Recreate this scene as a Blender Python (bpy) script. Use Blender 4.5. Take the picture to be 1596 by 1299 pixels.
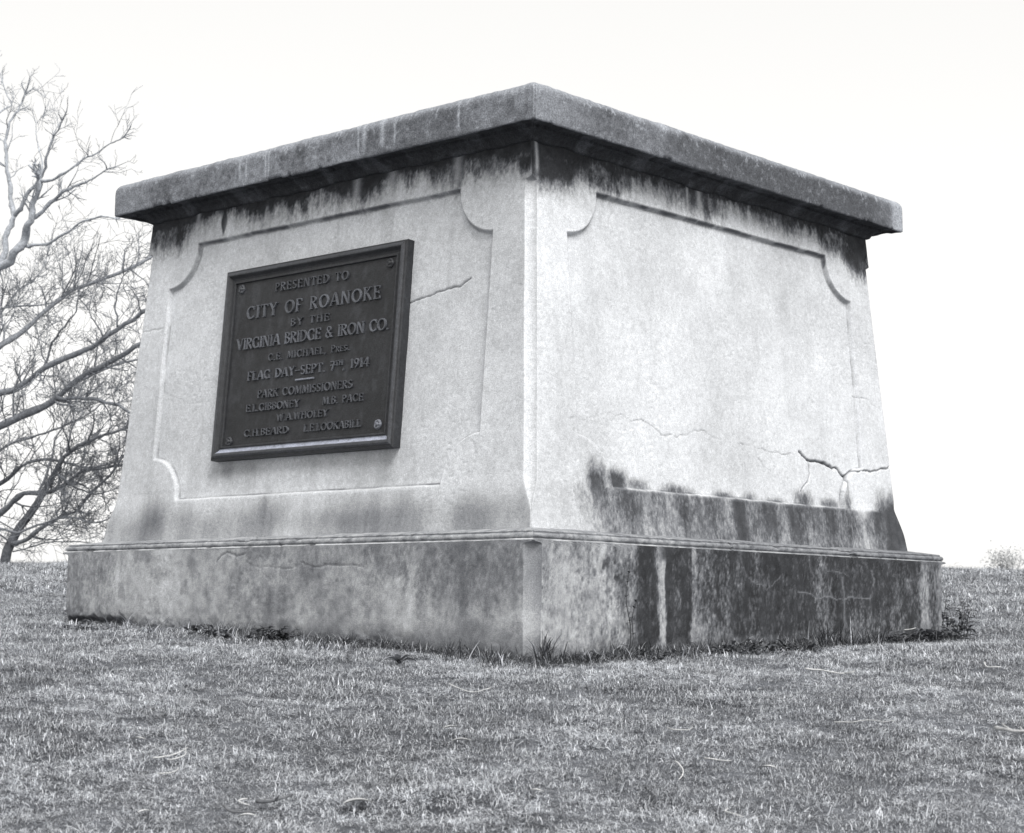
import bpy, math, random
import numpy as np
from mathutils import Matrix, Vector

# ------------------------------------------------------------------ scene, camera, sky, sun
for o in list(bpy.data.objects):
    bpy.data.objects.remove(o)
scene = bpy.context.scene
COL = scene.collection

CAM = np.array([-8.8352, -8.0807, 0.2054])
YAW, PIT, ROL, FPX = 0.7402, 0.1088, 0.0098, 2862.02
IW, IH = 1596.0, 1299.0
FW = np.array([math.cos(YAW) * math.cos(PIT), math.sin(YAW) * math.cos(PIT), math.sin(PIT)])
RT = np.array([math.sin(YAW), -math.cos(YAW), 0.0])
UPV = np.cross(RT, FW)
R2 = math.cos(ROL) * RT + math.sin(ROL) * UPV
U2 = -math.sin(ROL) * RT + math.cos(ROL) * UPV
SD = np.array([math.cos(YAW), math.sin(YAW), 0.0])

cam_data = bpy.data.cameras.new('camera')
cam = bpy.data.objects.new('camera', cam_data)
COL.objects.link(cam)
m = Matrix.Identity(4)
for i in range(3):
    m[i][0] = R2[i]; m[i][1] = U2[i]; m[i][2] = -FW[i]; m[i][3] = CAM[i]
cam.matrix_world = m
cam_data.sensor_width = 36.0
cam_data.lens = 36.0 * FPX / IW
cam_data.clip_start = 0.1
cam_data.clip_end = 6000
cam_data.dof.use_dof = True
cam_data.dof.focus_distance = 9.9
cam_data.dof.aperture_fstop = 6.5
scene.camera = cam

SUN_AZ = math.radians(243)     # compass of the sun, measured from +X towards +Y
SUN_EL = math.radians(52)
world = bpy.data.worlds.new('World')
scene.world = world
world.use_nodes = True
wt = world.node_tree
wt.nodes.clear()
sky = wt.nodes.new('ShaderNodeTexSky')
sky.sky_type = 'NISHITA'
sky.sun_disc = False
sky.sun_elevation = SUN_EL
sky.sun_rotation = math.pi / 2 - SUN_AZ
sky.air_density = 1.0
sky.dust_density = 2.0
sky.ozone_density = 1.0
bw = wt.nodes.new('ShaderNodeRGBToBW')
veil = wt.nodes.new('ShaderNodeMixRGB')          # an even veil of high cloud over the clear sky
veil.inputs['Fac'].default_value = 0.7
veil.inputs['Color2'].default_value = (3.1, 3.1, 3.1, 1)
tone = wt.nodes.new('ShaderNodeMixRGB')
tone.blend_type = 'MULTIPLY'
tone.inputs['Fac'].default_value = 1.0
tone.inputs['Color2'].default_value = (1.0, 0.992, 0.975, 1)
bg = wt.nodes.new('ShaderNodeBackground')
bg.inputs['Strength'].default_value = 0.15
wo = wt.nodes.new('ShaderNodeOutputWorld')
wt.links.new(sky.outputs['Color'], bw.inputs['Color'])
wt.links.new(bw.outputs['Val'], veil.inputs['Color1'])
wt.links.new(veil.outputs['Color'], tone.inputs['Color1'])
wt.links.new(tone.outputs['Color'], bg.inputs['Color'])
wt.links.new(bg.outputs['Background'], wo.inputs['Surface'])

sun_data = bpy.data.lights.new('sun', 'SUN')
sun_data.energy = 1.4
sun_data.angle = math.radians(26)
sun_data.color = (1.0, 0.985, 0.96)
sun = bpy.data.objects.new('sun', sun_data)
COL.objects.link(sun)
sdir = Vector((math.cos(SUN_AZ) * math.cos(SUN_EL), math.sin(SUN_AZ) * math.cos(SUN_EL), math.sin(SUN_EL)))
sun.rotation_euler = sdir.to_track_quat('Z', 'Y').to_euler()
sun.location = (-6, -20, 20)

scene.view_settings.view_transform = 'Standard'
scene.view_settings.look = 'None'
scene.view_settings.gamma = 1.0
scene.view_settings.use_curve_mapping = False
scene.view_settings.exposure = 1.16
scene.cycles.max_bounces = 5
scene.cycles.diffuse_bounces = 3

# ------------------------------------------------------------------ helpers
rng = np.random.default_rng(11)
A = 0.9925          # the pedestal is a little narrower one way than the other


def hash2(ix, iy, seed):
    h = (ix.astype(np.int64) * 374761393 + iy.astype(np.int64) * 668265263 + seed * 974711) & 0x7fffffff
    h = ((h ^ (h >> 13)) * 1274126177) & 0x7fffffff
    h = ((h ^ (h >> 15)) * 739982445) & 0x7fffffff
    return ((h ^ (h >> 16)) & 0xffff) / 65535.0


def vnoise(x, y, seed=0):
    x = np.asarray(x, float); y = np.asarray(y, float)
    x, y = np.broadcast_arrays(x, y)
    ix = np.floor(x); iy = np.floor(y)
    fx = x - ix; fy = y - iy
    fx = fx * fx * (3 - 2 * fx); fy = fy * fy * (3 - 2 * fy)
    a = hash2(ix, iy, seed); b = hash2(ix + 1, iy, seed)
    c = hash2(ix, iy + 1, seed); d = hash2(ix + 1, iy + 1, seed)
    return (a * (1 - fx) + b * fx) * (1 - fy) + (c * (1 - fx) + d * fx) * fy


def fbm(x, y, octaves=4, seed=0, gain=0.5):
    t = 0.0; amp = 1.0; n = 0.0; f = 1.0
    for k in range(octaves):
        t = t + amp * vnoise(np.asarray(x) * f + 17.3 * k, np.asarray(y) * f - 9.1 * k, seed + k)
        n += amp; amp *= gain; f *= 2.03
    return t / n


def sm(e0, e1, x):
    t = np.clip((x - e0) / (e1 - e0), 0, 1)
    return t * t * (3 - 2 * t)


def mixv(a, b, t):
    return a * (1 - t) + b * t


def polyd(a, z, pts, jit=0.0, seed=0):
    """distance from (a, z) to a polyline, wobbled by noise"""
    if jit:
        a = a + jit * (fbm(a * 14, z * 14, 3, seed) - .5) * 2
        z = z + jit * (fbm(a * 14 + 50, z * 14, 3, seed + 5) - .5) * 2
    best = np.full(np.shape(a), 1e3)
    for (x0, y0), (x1, y1) in zip(pts[:-1], pts[1:]):
        dx, dy = x1 - x0, y1 - y0
        t = np.clip(((a - x0) * dx + (z - y0) * dy) / (dx * dx + dy * dy + 1e-9), 0, 1)
        best = np.minimum(best, np.hypot(a - x0 - t * dx, z - y0 - t * dy))
    return best


def pchip(xs, ys):
    xs = np.array(xs, float); ys = np.array(ys, float)
    h = np.diff(xs); d = np.diff(ys) / h
    mm = np.zeros(len(xs)); mm[0] = d[0]; mm[-1] = d[-1]
    mm[1:-1] = (d[:-1] * h[1:] + d[1:] * h[:-1]) / (h[:-1] + h[1:])

    def f(x):
        x = np.clip(x, xs[0], xs[-1])
        i = np.clip(np.searchsorted(xs, x) - 1, 0, len(h) - 1)
        t = (x - xs[i]) / h[i]
        return ((2 * t**3 - 3 * t**2 + 1) * ys[i] + (t**3 - 2 * t**2 + t) * h[i] * mm[i]
                + (-2 * t**3 + 3 * t**2) * ys[i + 1] + (t**3 - t**2) * h[i] * mm[i + 1])
    return f


def mesh_np(name, V, F, alb=None, smooth=True):
    """mesh from numpy: V (n,3), F (m,4) or list of polygons"""
    me = bpy.data.meshes.new(name)
    if isinstance(F, np.ndarray):
        k = F.shape[1]
        me.vertices.add(len(V)); me.loops.add(F.size); me.polygons.add(len(F))
        me.vertices.foreach_set('co', np.ascontiguousarray(V, dtype=np.float32).ravel())
        me.loops.foreach_set('vertex_index', F.astype(np.int32).ravel())
        me.polygons.foreach_set('loop_start', np.arange(0, F.size, k, dtype=np.int32))
        me.polygons.foreach_set('loop_total', np.full(len(F), k, dtype=np.int32))
        me.update(calc_edges=True)
        me.validate()
    else:
        me.from_pydata([tuple(v) for v in V], [], F)
        me.update()
    if alb is not None:
        at = me.attributes.new('alb', 'FLOAT', 'POINT')
        at.data.foreach_set('value', np.ascontiguousarray(alb, dtype=np.float32))
    me.polygons.foreach_set('use_smooth', np.full(len(me.polygons), smooth))
    return me


def obj(name, me, mat=None, parent=None, loc=None):
    o = bpy.data.objects.new(name, me)
    COL.objects.link(o)
    if mat:
        me.materials.append(mat)
    if parent is not None:
        o.parent = parent
    if loc is not None:
        o.location = loc
    return o


def tag(o, label=None, cat=None, group=None, kind=None):
    if label: o['label'] = label
    if cat: o['category'] = cat
    if group: o['group'] = group
    if kind: o['kind'] = kind
    return o


def thing(name, label, cat, loc=(0, 0, 0), group=None):
    e = bpy.data.objects.new(name, None)
    e.empty_display_size = 0.2
    e.location = loc
    COL.objects.link(e)
    return tag(e, label, cat, group)


class MB:
    """collects polygons and tubes for one mesh"""
    def __init__(self):
        self.v = []; self.f = []; self.a = []

    def poly_add(self, vs, fs, alb):
        n = len(self.v)
        self.v += [tuple(p) for p in vs]
        self.f += [tuple(i + n for i in f) for f in fs]
        self.a += [alb] * len(vs) if np.isscalar(alb) else list(alb)

    def tube(self, pts, rad, n=6, alb=0.1, cap=True):
        pts = np.asarray(pts, float)
        k = len(pts)
        tan = np.gradient(pts, axis=0)
        tan /= np.linalg.norm(tan, axis=1)[:, None] + 1e-12
        ref = np.array([0.31, 0.57, 0.76])
        if abs(tan[0] @ ref) > .9: ref = np.array([.9, -.3, .1])
        vs = []
        u = np.cross(tan[0], ref); u /= np.linalg.norm(u)
        for i in range(k):
            u = u - tan[i] * (u @ tan[i]); u /= np.linalg.norm(u) + 1e-12
            w = np.cross(tan[i], u)
            for j in range(n):
                th = 2 * math.pi * j / n
                vs.append(pts[i] + rad[i] * (math.cos(th) * u + math.sin(th) * w))
        fs = []
        for i in range(k - 1):
            for j in range(n):
                fs.append((i * n + j, i * n + (j + 1) % n, (i + 1) * n + (j + 1) % n, (i + 1) * n + j))
        if cap:
            fs.append(tuple(range(n - 1, -1, -1)))
            fs.append(tuple((k - 1) * n + j for j in range(n)))
        self.poly_add(vs, fs, alb)

    def strip(self, pts, wid, nrm_side, alb, fold=0.0):
        """a leaf or blade: centre line, half widths, side vector per point"""
        vs = []; fs = []
        k = len(pts)
        for i in range(k):
            p = np.asarray(pts[i], float); s = np.asarray(nrm_side[i] if np.ndim(nrm_side) > 1 else nrm_side, float)
            up = np.array([0, 0, 1.0]) * fold * wid[i]
            vs += [p - s * wid[i] + up, p, p + s * wid[i] + up]
        for i in range(k - 1):
            b = 3 * i
            fs += [(b, b + 1, b + 4, b + 3), (b + 1, b + 2, b + 5, b + 4)]
        self.poly_add(vs, fs, alb)

    def build(self, name, mat, parent=None, smooth=True, loc=None, origin=None):
        V = np.array(self.v, float)
        if origin is not None:
            V = V - np.asarray(origin)[None, :]
        me = mesh_np(name, V, self.f, np.array(self.a), smooth)
        return obj(name, me, mat, parent, loc)


# ------------------------------------------------------------------ materials
def N(nt, t, **kw):
    n = nt.nodes.new(t)
    for k, v in kw.items():
        setattr(n, k, v)
    return n


def grey_material(name, rough=0.85, grain=(90., .18), speck=(28., .12), bump=(160., .25, .004), tint=(0.95, 0.985, 1.05),
                  spec=0.25, translucent=0.0, instancer=None, scale=1.0, metallic=0.0):
    """mesh attribute 'alb' (the stone's, bark's or blade's own grey) times fine procedural grain"""
    mat = bpy.data.materials.new(name)
    mat.use_nodes = True
    nt = mat.node_tree
    nt.nodes.clear()
    L = nt.links.new
    out = N(nt, 'ShaderNodeOutputMaterial')
    bs = N(nt, 'ShaderNodeBsdfPrincipled')
    bs.inputs['Roughness'].default_value = rough
    bs.inputs['Specular IOR Level'].default_value = spec
    bs.inputs['Metallic'].default_value = metallic
    at = N(nt, 'ShaderNodeAttribute', attribute_name='alb')
    tc = N(nt, 'ShaderNodeTexCoord')
    val = at.outputs['Fac']

    def mul(sock, fac_sock):
        mm = N(nt, 'ShaderNodeMath', operation='MULTIPLY')
        L(sock, mm.inputs[0]); L(fac_sock, mm.inputs[1])
        return mm.outputs[0]
    for (sc, amt), det in ((grain, 2.0), (speck, 5.0)):
        if amt <= 0: continue
        nz = N(nt, 'ShaderNodeTexNoise')
        nz.inputs['Scale'].default_value = sc
        nz.inputs['Detail'].default_value = det
        nz.inputs['Roughness'].default_value = .7
        L(tc.outputs['Object'], nz.inputs['Vector'])
        mr = N(nt, 'ShaderNodeMapRange')
        mr.inputs['From Min'].default_value = .3; mr.inputs['From Max'].default_value = .7
        mr.inputs['To Min'].default_value = 1 - amt; mr.inputs['To Max'].default_value = 1 + amt
        L(nz.outputs['Fac'], mr.inputs['Value'])
        val = mul(val, mr.outputs['Result'])
    if instancer:
        ia = N(nt, 'ShaderNodeAttribute', attribute_name=instancer, attribute_type='INSTANCER')
        val = mul(val, ia.outputs['Fac'])
    # dark grime and growth are blue-black, pale cement and straw nearly neutral
    tr_ = N(nt, 'ShaderNodeMapRange')
    tr_.inputs['From Min'].default_value = .02; tr_.inputs['From Max'].default_value = .34
    L(val, tr_.inputs['Value'])
    tm = N(nt, 'ShaderNodeMix', data_type='VECTOR')
    tm.inputs[4].default_value = (.925, .97, 1.08)
    tm.inputs[5].default_value = tint
    L(tr_.outputs['Result'], tm.inputs[0])
    tintn = N(nt, 'ShaderNodeVectorMath', operation='SCALE')
    L(tm.outputs[1], tintn.inputs[0])
    L(val, tintn.inputs['Scale'])
    L(tintn.outputs['Vector'], bs.inputs['Base Color'])
    if bump:
        nb = N(nt, 'ShaderNodeTexNoise')
        nb.inputs['Scale'].default_value = bump[0]
        nb.inputs['Detail'].default_value = 4.0
        nb.inputs['Roughness'].default_value = .65
        L(tc.outputs['Object'], nb.inputs['Vector'])
        bp = N(nt, 'ShaderNodeBump')
        bp.inputs['Strength'].default_value = bump[1]
        bp.inputs['Distance'].default_value = bump[2]
        L(nb.outputs['Fac'], bp.inputs['Height'])
        L(bp.outputs['Normal'], bs.inputs['Normal'])
    if translucent:
        tr = N(nt, 'ShaderNodeBsdfTranslucent')
        L(tintn.outputs['Vector'], tr.inputs['Color'])
        mx = N(nt, 'ShaderNodeMixShader')
        mx.inputs['Fac'].default_value = translucent
        L(bs.outputs['BSDF'], mx.inputs[1]); L(tr.outputs['BSDF'], mx.inputs[2])
        L(mx.outputs['Shader'], out.inputs['Surface'])
    else:
        L(bs.outputs['BSDF'], out.inputs['Surface'])
    return mat


M_STONE = grey_material('weathered_concrete', .9, (150., .22), (40., .16), (150., .6, .004), tint=(.955, .98, 1.02))
M_CAP = grey_material('lichened_concrete', .92, (120., .38), (40., .22), (120., .7, .007), tint=(.92, .97, 1.06))
M_BRONZE = grey_material('dark_bronze', .48, (160., .35), (30., .30), (140., .7, .003), tint=(.90, .96, 1.16), spec=.32)
M_GROUND = grey_material('turf_soil', 1.0, (120., .45), (25., .3), (60., .8, .02), tint=(.92, .97, 1.05), spec=.05)
M_GRASS = grey_material('grass_blades', .65, (40., 0.), (9., 0.), None, tint=(.95, .98, 1.035), spec=.2, translucent=.18, instancer='shade')
M_LEAF = grey_material('weed_leaf', .55, (60., .2), (15., .2), None, tint=(.95, .98, 1.06), spec=.3, translucent=.15)
M_STRAW = grey_material('dry_straw', .7, (200., .2), (30., .2), None, tint=(.98, .99, 1.0), spec=.2)
M_BARK = grey_material('bare_bark', .95, (30., .3), (8., .25), (40., .7, .02), tint=(.92, .97, 1.05), spec=.1)

# ------------------------------------------------------------------ ground
PROF = pchip([-400, -60, -20, 0, 4, 6, 9.09, 12, 18, 24, 30, 36, 48, 70, 150, 500, 3000],
             [-70, -13, -4.6, -1.38, -.72, -.40, 0.0, .140, .53, .875, 1.105, 1.16, .95, .1, -6, -40, -160])


def to_st(x, y):
    dx = np.asarray(x) - CAM[0]; dy = np.asarray(y) - CAM[1]
    return dx * SD[0] + dy * SD[1], dx * RT[0] + dy * RT[1]


def plinth_dist(x, y):
    qx = np.abs(x) - 2.043; qy = np.abs(y) - 2.043 * A
    return np.hypot(np.maximum(qx, 0), np.maximum(qy, 0)) + np.minimum(np.maximum(qx, qy), 0)


def hollow(x, y):
    """little washed-out hollow under the left end of the plinth"""
    return np.exp(-(((y - 1.72) / .28) ** 2 + ((x + 2.08) / .14) ** 2))


def ground_z(x, y):
    x = np.asarray(x, float); y = np.asarray(y, float)
    s, t = to_st(x, y)
    z = PROF(s) - .0139 * 8 * np.tanh((t - .1) / 8)
    pd = plinth_dist(x, y)
    far = sm(.15, 1.2, pd)
    z = z + far * ((fbm(x * .9, y * .9, 3, 3) - .5) * .09 + (fbm(x * .22, y * .22, 2, 8) - .5) * .10 * sm(1, 4, pd))
    z = z + (fbm(x * 6, y * 6, 3, 21) - .5) * .05 * (.4 + .6 * sm(.05, .4, pd))
    z = z - .10 * hollow(x, y) - .022 * sm(.9, .2, pd) - .22 * sm(-3.5, -7, t) * sm(15, 25, s)
    return z


def pray(u, v):
    return FW + (u - IW / 2) / FPX * R2 - (v - IH / 2) / FPX * U2


def at_depth(u, v, s):
    d = pray(u, v)
    return CAM + d * (s / (d @ SD))


def on_ground(u, v):
    d = pray(u, v)
    ts = np.linspace(3, 40, 4000)
    P = CAM[None] + d[None] * ts[:, None]
    g = ground_z(P[:, 0], P[:, 1])
    i = np.argmax(P[:, 2] < g)
    p = P[i].copy(); p[2] = g[i]
    return p


def axis(segments):
    out = []
    for a, b, n in segments:
        out.append(np.linspace(a, b, n, endpoint=False))
    out.append([segments[-1][1]])
    return np.concatenate(out)


gs = axis([(-400, -60, 10), (-60, -10, 12), (-10, 3, 30), (3, 15, 170), (15, 40, 120), (40, 100, 40), (100, 500, 20), (500, 3000, 12)])
gt = axis([(-2500, -300, 10), (-300, -40, 16), (-40, -9, 50), (-9, 9, 240), (9, 40, 50), (40, 300, 16), (300, 2500, 10)])
S, T = np.meshgrid(gs, gt, indexing='ij')
X = CAM[0] + S * SD[0] + T * RT[0]
Y = CAM[1] + S * SD[1] + T * RT[1]
Z = ground_z(X, Y)
galb = .14 + .10 * (fbm(X * 1.3, Y * 1.3, 4, 31) - .5) * 2 * .6
galb = galb * (1 - .6 * hollow(X, Y))
nr, nc = S.shape
idx = np.arange(nr * nc).reshape(nr, nc)
F = np.stack([idx[:-1, :-1], idx[:-1, 1:], idx[1:, 1:], idx[1:, :-1]], -1).reshape(-1, 4)[:, ::-1]
ground = obj('ground', mesh_np('ground', np.stack([X, Y, Z], -1).reshape(-1, 3), F, galb.ravel()), M_GROUND)
tag(ground, 'grassy hillside lawn rising to a crest behind the pedestal', 'ground', kind='structure')

# ------------------------------------------------------------------ the pedestal
pedestal = thing('monument_pedestal', 'massive weathered concrete pedestal with black streaked plinth and overhanging slab cap', 'monument', (0, 0, 0))

ZC0 = 2.7938
D_PANEL = 0.026


def shaft_half(z):
    base = np.interp(z, [.60, .6723, .9527, 2.7938, 2.9], [1.8725, 1.8608, 1.8193, 1.676, 1.668])
    return base


def panel_sd(a, z):
    hw, z0, z1, r = 1.425, .905, 2.552, .268
    zc = (z0 + z1) / 2; hh = (z1 - z0) / 2
    aa = np.abs(a); zz = np.abs(z - zc)
    rect = np.maximum(aa - hw, zz - hh)
    circ = r - np.hypot(aa - hw, zz - hh)
    return np.maximum(rect, circ)


def ring_mesh(h, z, ch, colfn, coarsefn, func):
    """a square ring swept up the profile (h, z); chamfered corners; every face displaced along the profile normal"""
    h = np.asarray(h, float); z = np.asarray(z, float); ch = np.asarray(ch, float)
    th = np.gradient(h); tz = np.gradient(z)
    ln = np.hypot(th, tz) + 1e-12
    nh, nz = tz / ln, -th / ln
    blocks = []; albs = []; fid = []; sds = []
    for f in range(4):
        w = h * A if f in (0, 2) else h
        d0 = h if f in (0, 2) else h * A
        a = np.stack([(colfn if f < 2 else coarsefn)(max(wi - ci, 1e-3)) for wi, ci in zip(w, ch)])
        zz = np.repeat(z[:, None], a.shape[1], 1)
        dis, al = func(f, a, zz, h[:, None])
        # fade displacement out at the arris so that neighbours meet
        dn = d0[:, None] + dis * nh[:, None]
        zo = zz + dis * nz[:, None]
        if f == 0: x, y = -dn, -a
        elif f == 1: x, y = a, -dn
        elif f == 2: x, y = dn, a
        else: x, y = -a, dn
        blocks.append(np.stack([x, y, zo], -1)); albs.append(al); fid.append(np.full(a.shape, f)); sds.append(panel_sd(a, zz))
    P = []; AL = []; FI = []; SDv = []
    for f in range(4):
        P.append(blocks[f]); AL.append(albs[f]); FI.append(fid[f]); SDv.append(sds[f])
        n = (f + 1) % 4
        p0, p1 = blocks[f][:, -1], blocks[n][:, 0]
        ce = .5 * (albs[f][:, -1] + albs[n][:, 0])
        nk = min(25, len(ce) // 2 * 2 - 1)
        ce = np.convolve(np.pad(ce, nk // 2, mode='edge'), np.ones(nk) / nk, 'valid')
        for t in (.03, .5, .97):
            P.append((p0 * (1 - t) + p1 * t)[:, None]); AL.append((ce * (.9 + .2 * fbm(np.arange(len(ce)) * .15, t * 9., 3, 90 + f)))[:, None] * {.03: 1.15, .5: 1.0, .97: .72}[t])
            FI.append(np.full((len(h), 1), -1)); SDv.append(np.full((len(h), 1), 1.0))
    P = np.concatenate(P, 1); AL = np.concatenate(AL, 1); FI = np.concatenate(FI, 1); SDv = np.concatenate(SDv, 1)
    R, C = AL.shape
    ix = np.arange(R * C).reshape(R, C)
    nx = np.roll(ix, -1, 1)
    F = np.stack([ix[:-1], nx[:-1], nx[1:], ix[1:]], -1).reshape(-1, 4)
    return P.reshape(-1, 3), F, AL.ravel(), FI.ravel(), SDv.ravel()


CR_R = [([(.733, 1.237), (.80, 1.205), (.86, 1.196), (1.0, 1.188), (1.10, 1.168), (1.161, 1.162), (1.231, 1.121)], .0065, 1.0),
        ([(1.231, 1.121), (1.28, 1.15), (1.337, 1.165), (1.44, 1.168), (1.533, 1.178), (1.66, 1.19), (1.83, 1.245)], .005, .8),
        ([(.827, 1.196), (.83, 1.12), (.79, 1.06), (.722, .997)], .004, .7),
        ([(1.231, 1.121), (1.22, 1.03), (1.235, .93)], .006, .7),
        ([(-1.475, 1.264), (-1.315, 1.275), (-1.2, 1.30), (-1.093, 1.326), (-.95, 1.30), (-.812, 1.304)], .003, .16),
        ([(-.812, 1.304), (-.66, 1.25), (-.524, 1.237), (-.40, 1.275), (-.274, 1.287), (-.1, 1.25), (.039, 1.244), (.2, 1.24), (.37, 1.23), (.55, 1.215), (.714, 1.225)], .0028, .15),
        ([(.037, 1.27), (.12, 1.19), (.26, 1.17), (.4, 1.10)], .0028, .12),
        ([(1.40, 1.66), (1.55, 1.63), (1.62, 1.60)], .003, .25)]
CR_L = [([(.79, 1.955), (.88, 1.972), (.949, 1.976), (1.02, 1.995), (1.072, 1.999), (1.13, 2.012), (1.179, 2.004), (1.249, 2.045)], .0036, .85),
        ([(-1.70, 2.03), (-1.6, 2.022), (-1.5, 2.03), (-1.44, 2.027)], .003, .4),
        ([(-.80, 2.10), (-.84, 2.06), (-.85, 2.01)], .003, .5)]
CR_PL = [([(-.47, .505), (-.42, .545), (-.36, .555), (-.28, .535), (-.2, .548)], .004, .6),
         ([(.30, .487), (.42, .470), (.55, .478), (.66, .49), (.80, .47)], .003, .5),
         ([(-.2, .50), (.0, .47), (.18, .46), (.30, .487)], .003, .35)]


def ragged(m, a, z, seed, amt=.85):
    """a stain's coverage broken up into grain and fine runs, as growth in pitted cement is"""
    g = .62 * fbm(a * 75, z * 45, 3, seed, .75) + .38 * fbm(a * 22, z * 9, 3, seed + 7, .6)
    return np.clip(sm(.02, .98, m + (g - .5) * 2 * .8 * amt * np.clip(4 * m * (1.15 - m), 0, 1)), 0, 1)


def concrete_relief(a, z, f):
    s = f * 37.0
    d = (fbm(a * 1.7 + s, z * 1.7, 3, 40) - .5) * .012
    d = d + (fbm(a * 16 + s, z * 16, 3, 44) - .5) * .0022
    pit = sm(.70, .80, vnoise(a * 60 + s, z * 60, 47)) * sm(.45, .7, fbm(a * 2.5 + s, z * 2.5, 2, 48))
    return d - pit * .0018


def shaft_func(f, a, z, h):
    w = (h * A if f in (0, 2) else h)
    s = f * 37.0
    edge = sm(0, .05, w - np.abs(a))
    sd = panel_sd(a, z) + (fbm(a * 10 + s, z * 10, 2, 50) - .5) * .006
    dis = concrete_relief(a, z, f) * (.25 + .75 * edge)
    dis = dis - D_PANEL * sm(0, .015, -sd)
    # slight rim left standing by the float along the panel edge
    dis = dis + .0012 * np.exp(-((sd - .004) / .007) ** 2)
    n1 = fbm(a * 1.4 + s, z * 1.4, 4, 60)
    n2 = fbm(a * 6 + s, z * 6, 4, 64)
    n3 = fbm(a * 22 + s, z * 22, 3, 68)
    strk = fbm(a * 9 + s, z * 1.1, 4, 70)
    strf = fbm(a * 34 + s, z * 2.2, 3, 76)
    light = .60
    alb = light * (1 + .20 * (n1 - .5) * 2 + .10 * (n2 - .5) * 2 + .08 * (n3 - .5) * 2)
    if f == 0: alb = alb * (.95 - .08 * sm(.9, 1.6, a) * (strk * .9 + .3))
    # rain-washed runs
    alb = alb * (1 - (.06 if f == 1 else .12) * sm(.56, .75, strk))
    # dirt above the drip line of the cap: mould with its own ragged drips
    if f == 0:
        La = np.interp(a, [-1.67, -1.5, -1.25, -1.05, -.95, -.6, -.3, 0, .2, .5, .65, .85, 1.05, 1.3, 1.5, 1.65],
                       [.17, .16, .14, .10, .08, .10, .12, .14, .12, .14, .15, .12, .13, .14, .13, .16])
    elif f == 1:
        La = np.interp(a, [-1.7, -1.3, -1.0, -.7, -.3, -.1, .15, .6, 1.0, 1.3, 1.6],
                       [.19, .16, .16, .12, .13, .14, .10, .10, .10, .15, .24])
    else:
        La = .12 + .06 * vnoise(a * 2 + s, a * 0, 71)
    La = 1.4 * La * (.55 + .9 * fbm(a * 5 + s, z * 1.5, 4, 72)) + .035 * (fbm(a * 30 + s, z * 3, 2, 73) - .5) * 2
    edge_z = 2.80 - La
    m = sm(-.05, .10, z - edge_z)
    patch = sm(.30, .58, fbm(a * 3.3 + s, z * 7, 4, 74) + .5 * sm(2.66, 2.80, z) - .05)
    m = np.clip(m * (.66 + .50 * patch) * (.85 + .4 * (n3 - .2)), 0, 1)
    # black crust and painted-in shade under the panel's upper edge and at its scallops
    crust_shade = np.exp(-((sd + .006) / .008) ** 2) * sm(2.16, 2.30, z) * np.where(np.abs(a) < 1.16, 1, .35)
    crust_shade = crust_shade * (.45 + .75 * sm(.35, .65, fbm(a * 8 + s, z * 8, 3, 79)))
    alb = mixv(alb, .06, np.clip(crust_shade, 0, .92))
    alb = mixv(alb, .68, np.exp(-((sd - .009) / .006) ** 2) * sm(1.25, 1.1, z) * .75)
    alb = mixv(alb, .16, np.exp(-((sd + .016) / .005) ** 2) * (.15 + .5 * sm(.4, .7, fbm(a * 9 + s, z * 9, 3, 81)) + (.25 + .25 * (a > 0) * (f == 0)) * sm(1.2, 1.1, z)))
    veil_ = sm(-.16, .08, z - edge_z) * (.35 + .65 * fbm(a * 4 + s, z * 4, 4, 75)) * (.7 + .5 * strf)
    alb = mixv(alb, .10, ragged(np.clip(veil_ * .95, 0, .9), a + s, z, 610, .7))
    if f == 1: m = m * mixv(.72 + .45 * fbm(a * 5 + s, z * 6, 3, 84), .55 + .6 * fbm(a * 2.6 + s, z * 2, 3, 83), sm(-1.1, -.6, a) * sm(1.35, 1.1, a))
    thin = sm(2.50, 2.72, z) * sm(.52, .8, strf) * .35
    alb = mixv(alb, .20, np.clip(thin, 0, 1))
    alb = mixv(alb, .018 + .04 * n3, ragged(m, a + s, z, 600))
    if f == 0:
        wdr = .010 + .022 * np.exp(-((z - 2.66) / .05) ** 2)
        dr = sm(wdr + .006, wdr - .006, np.abs(a + .915 + .008 * (strf - .5))) * sm(2.555, 2.60, z)
        alb = mixv(alb, .03, np.clip(dr, 0, 1) * .95)
        halo = np.exp(-(((a + .86) / .035) ** 2 + ((z - 2.60) / .07) ** 2))
        alb = mixv(alb, .68, halo * .8)
        # pale runs through the stain
        for c, ww in ((-1.18, .02), (-.02, .008), (.60, .035), (.30, .03), (1.12, .03)):
            alb = mixv(alb, .48, np.exp(-((a - c + .03 * (n2 - .5)) / ww) ** 2) * sm(2.52, 2.62, z) * .55)
        # soot smudges low down; the row under the plaque paints in its soft shadow
        for c, cz, ra, rz, k in ((-1.33, .80, .12, .14, .55), (-1.55, .72, .2, .1, .25), (-.29, .84, .05, .10, .45), (-.15, .80, .10, .10, .25),
                                 (.3, .74, .5, .06, .2), (1.5, .74, .3, .08, .22), (-.75, 1.075, .12, .05, .38), (-.55, 1.085, .25, .04, .28), (.2, 1.085, .5, .045, .22), (.72, 1.06, .06, .09, .25)):
            g = np.exp(-(((a - c) / ra) ** 2 + ((z - cz) / rz) ** 2)) * (.4 + 1.2 * strk)
            alb = mixv(alb, .12, np.clip(g * k * 1.35, 0, .9))
        low = sm(.96, .86, z)
        alb = alb * (1 - sm(.95, .74, z) * (.16 + .30 * sm(.42, .75, fbm(a * 3.5 + s, z * 1.5, 4, 78)) + .10 * strf))
        alb = mixv(alb, .62, np.exp(-((sd - .0) / .010) ** 2) * sm(1.2, .9, z) * .2)
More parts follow.
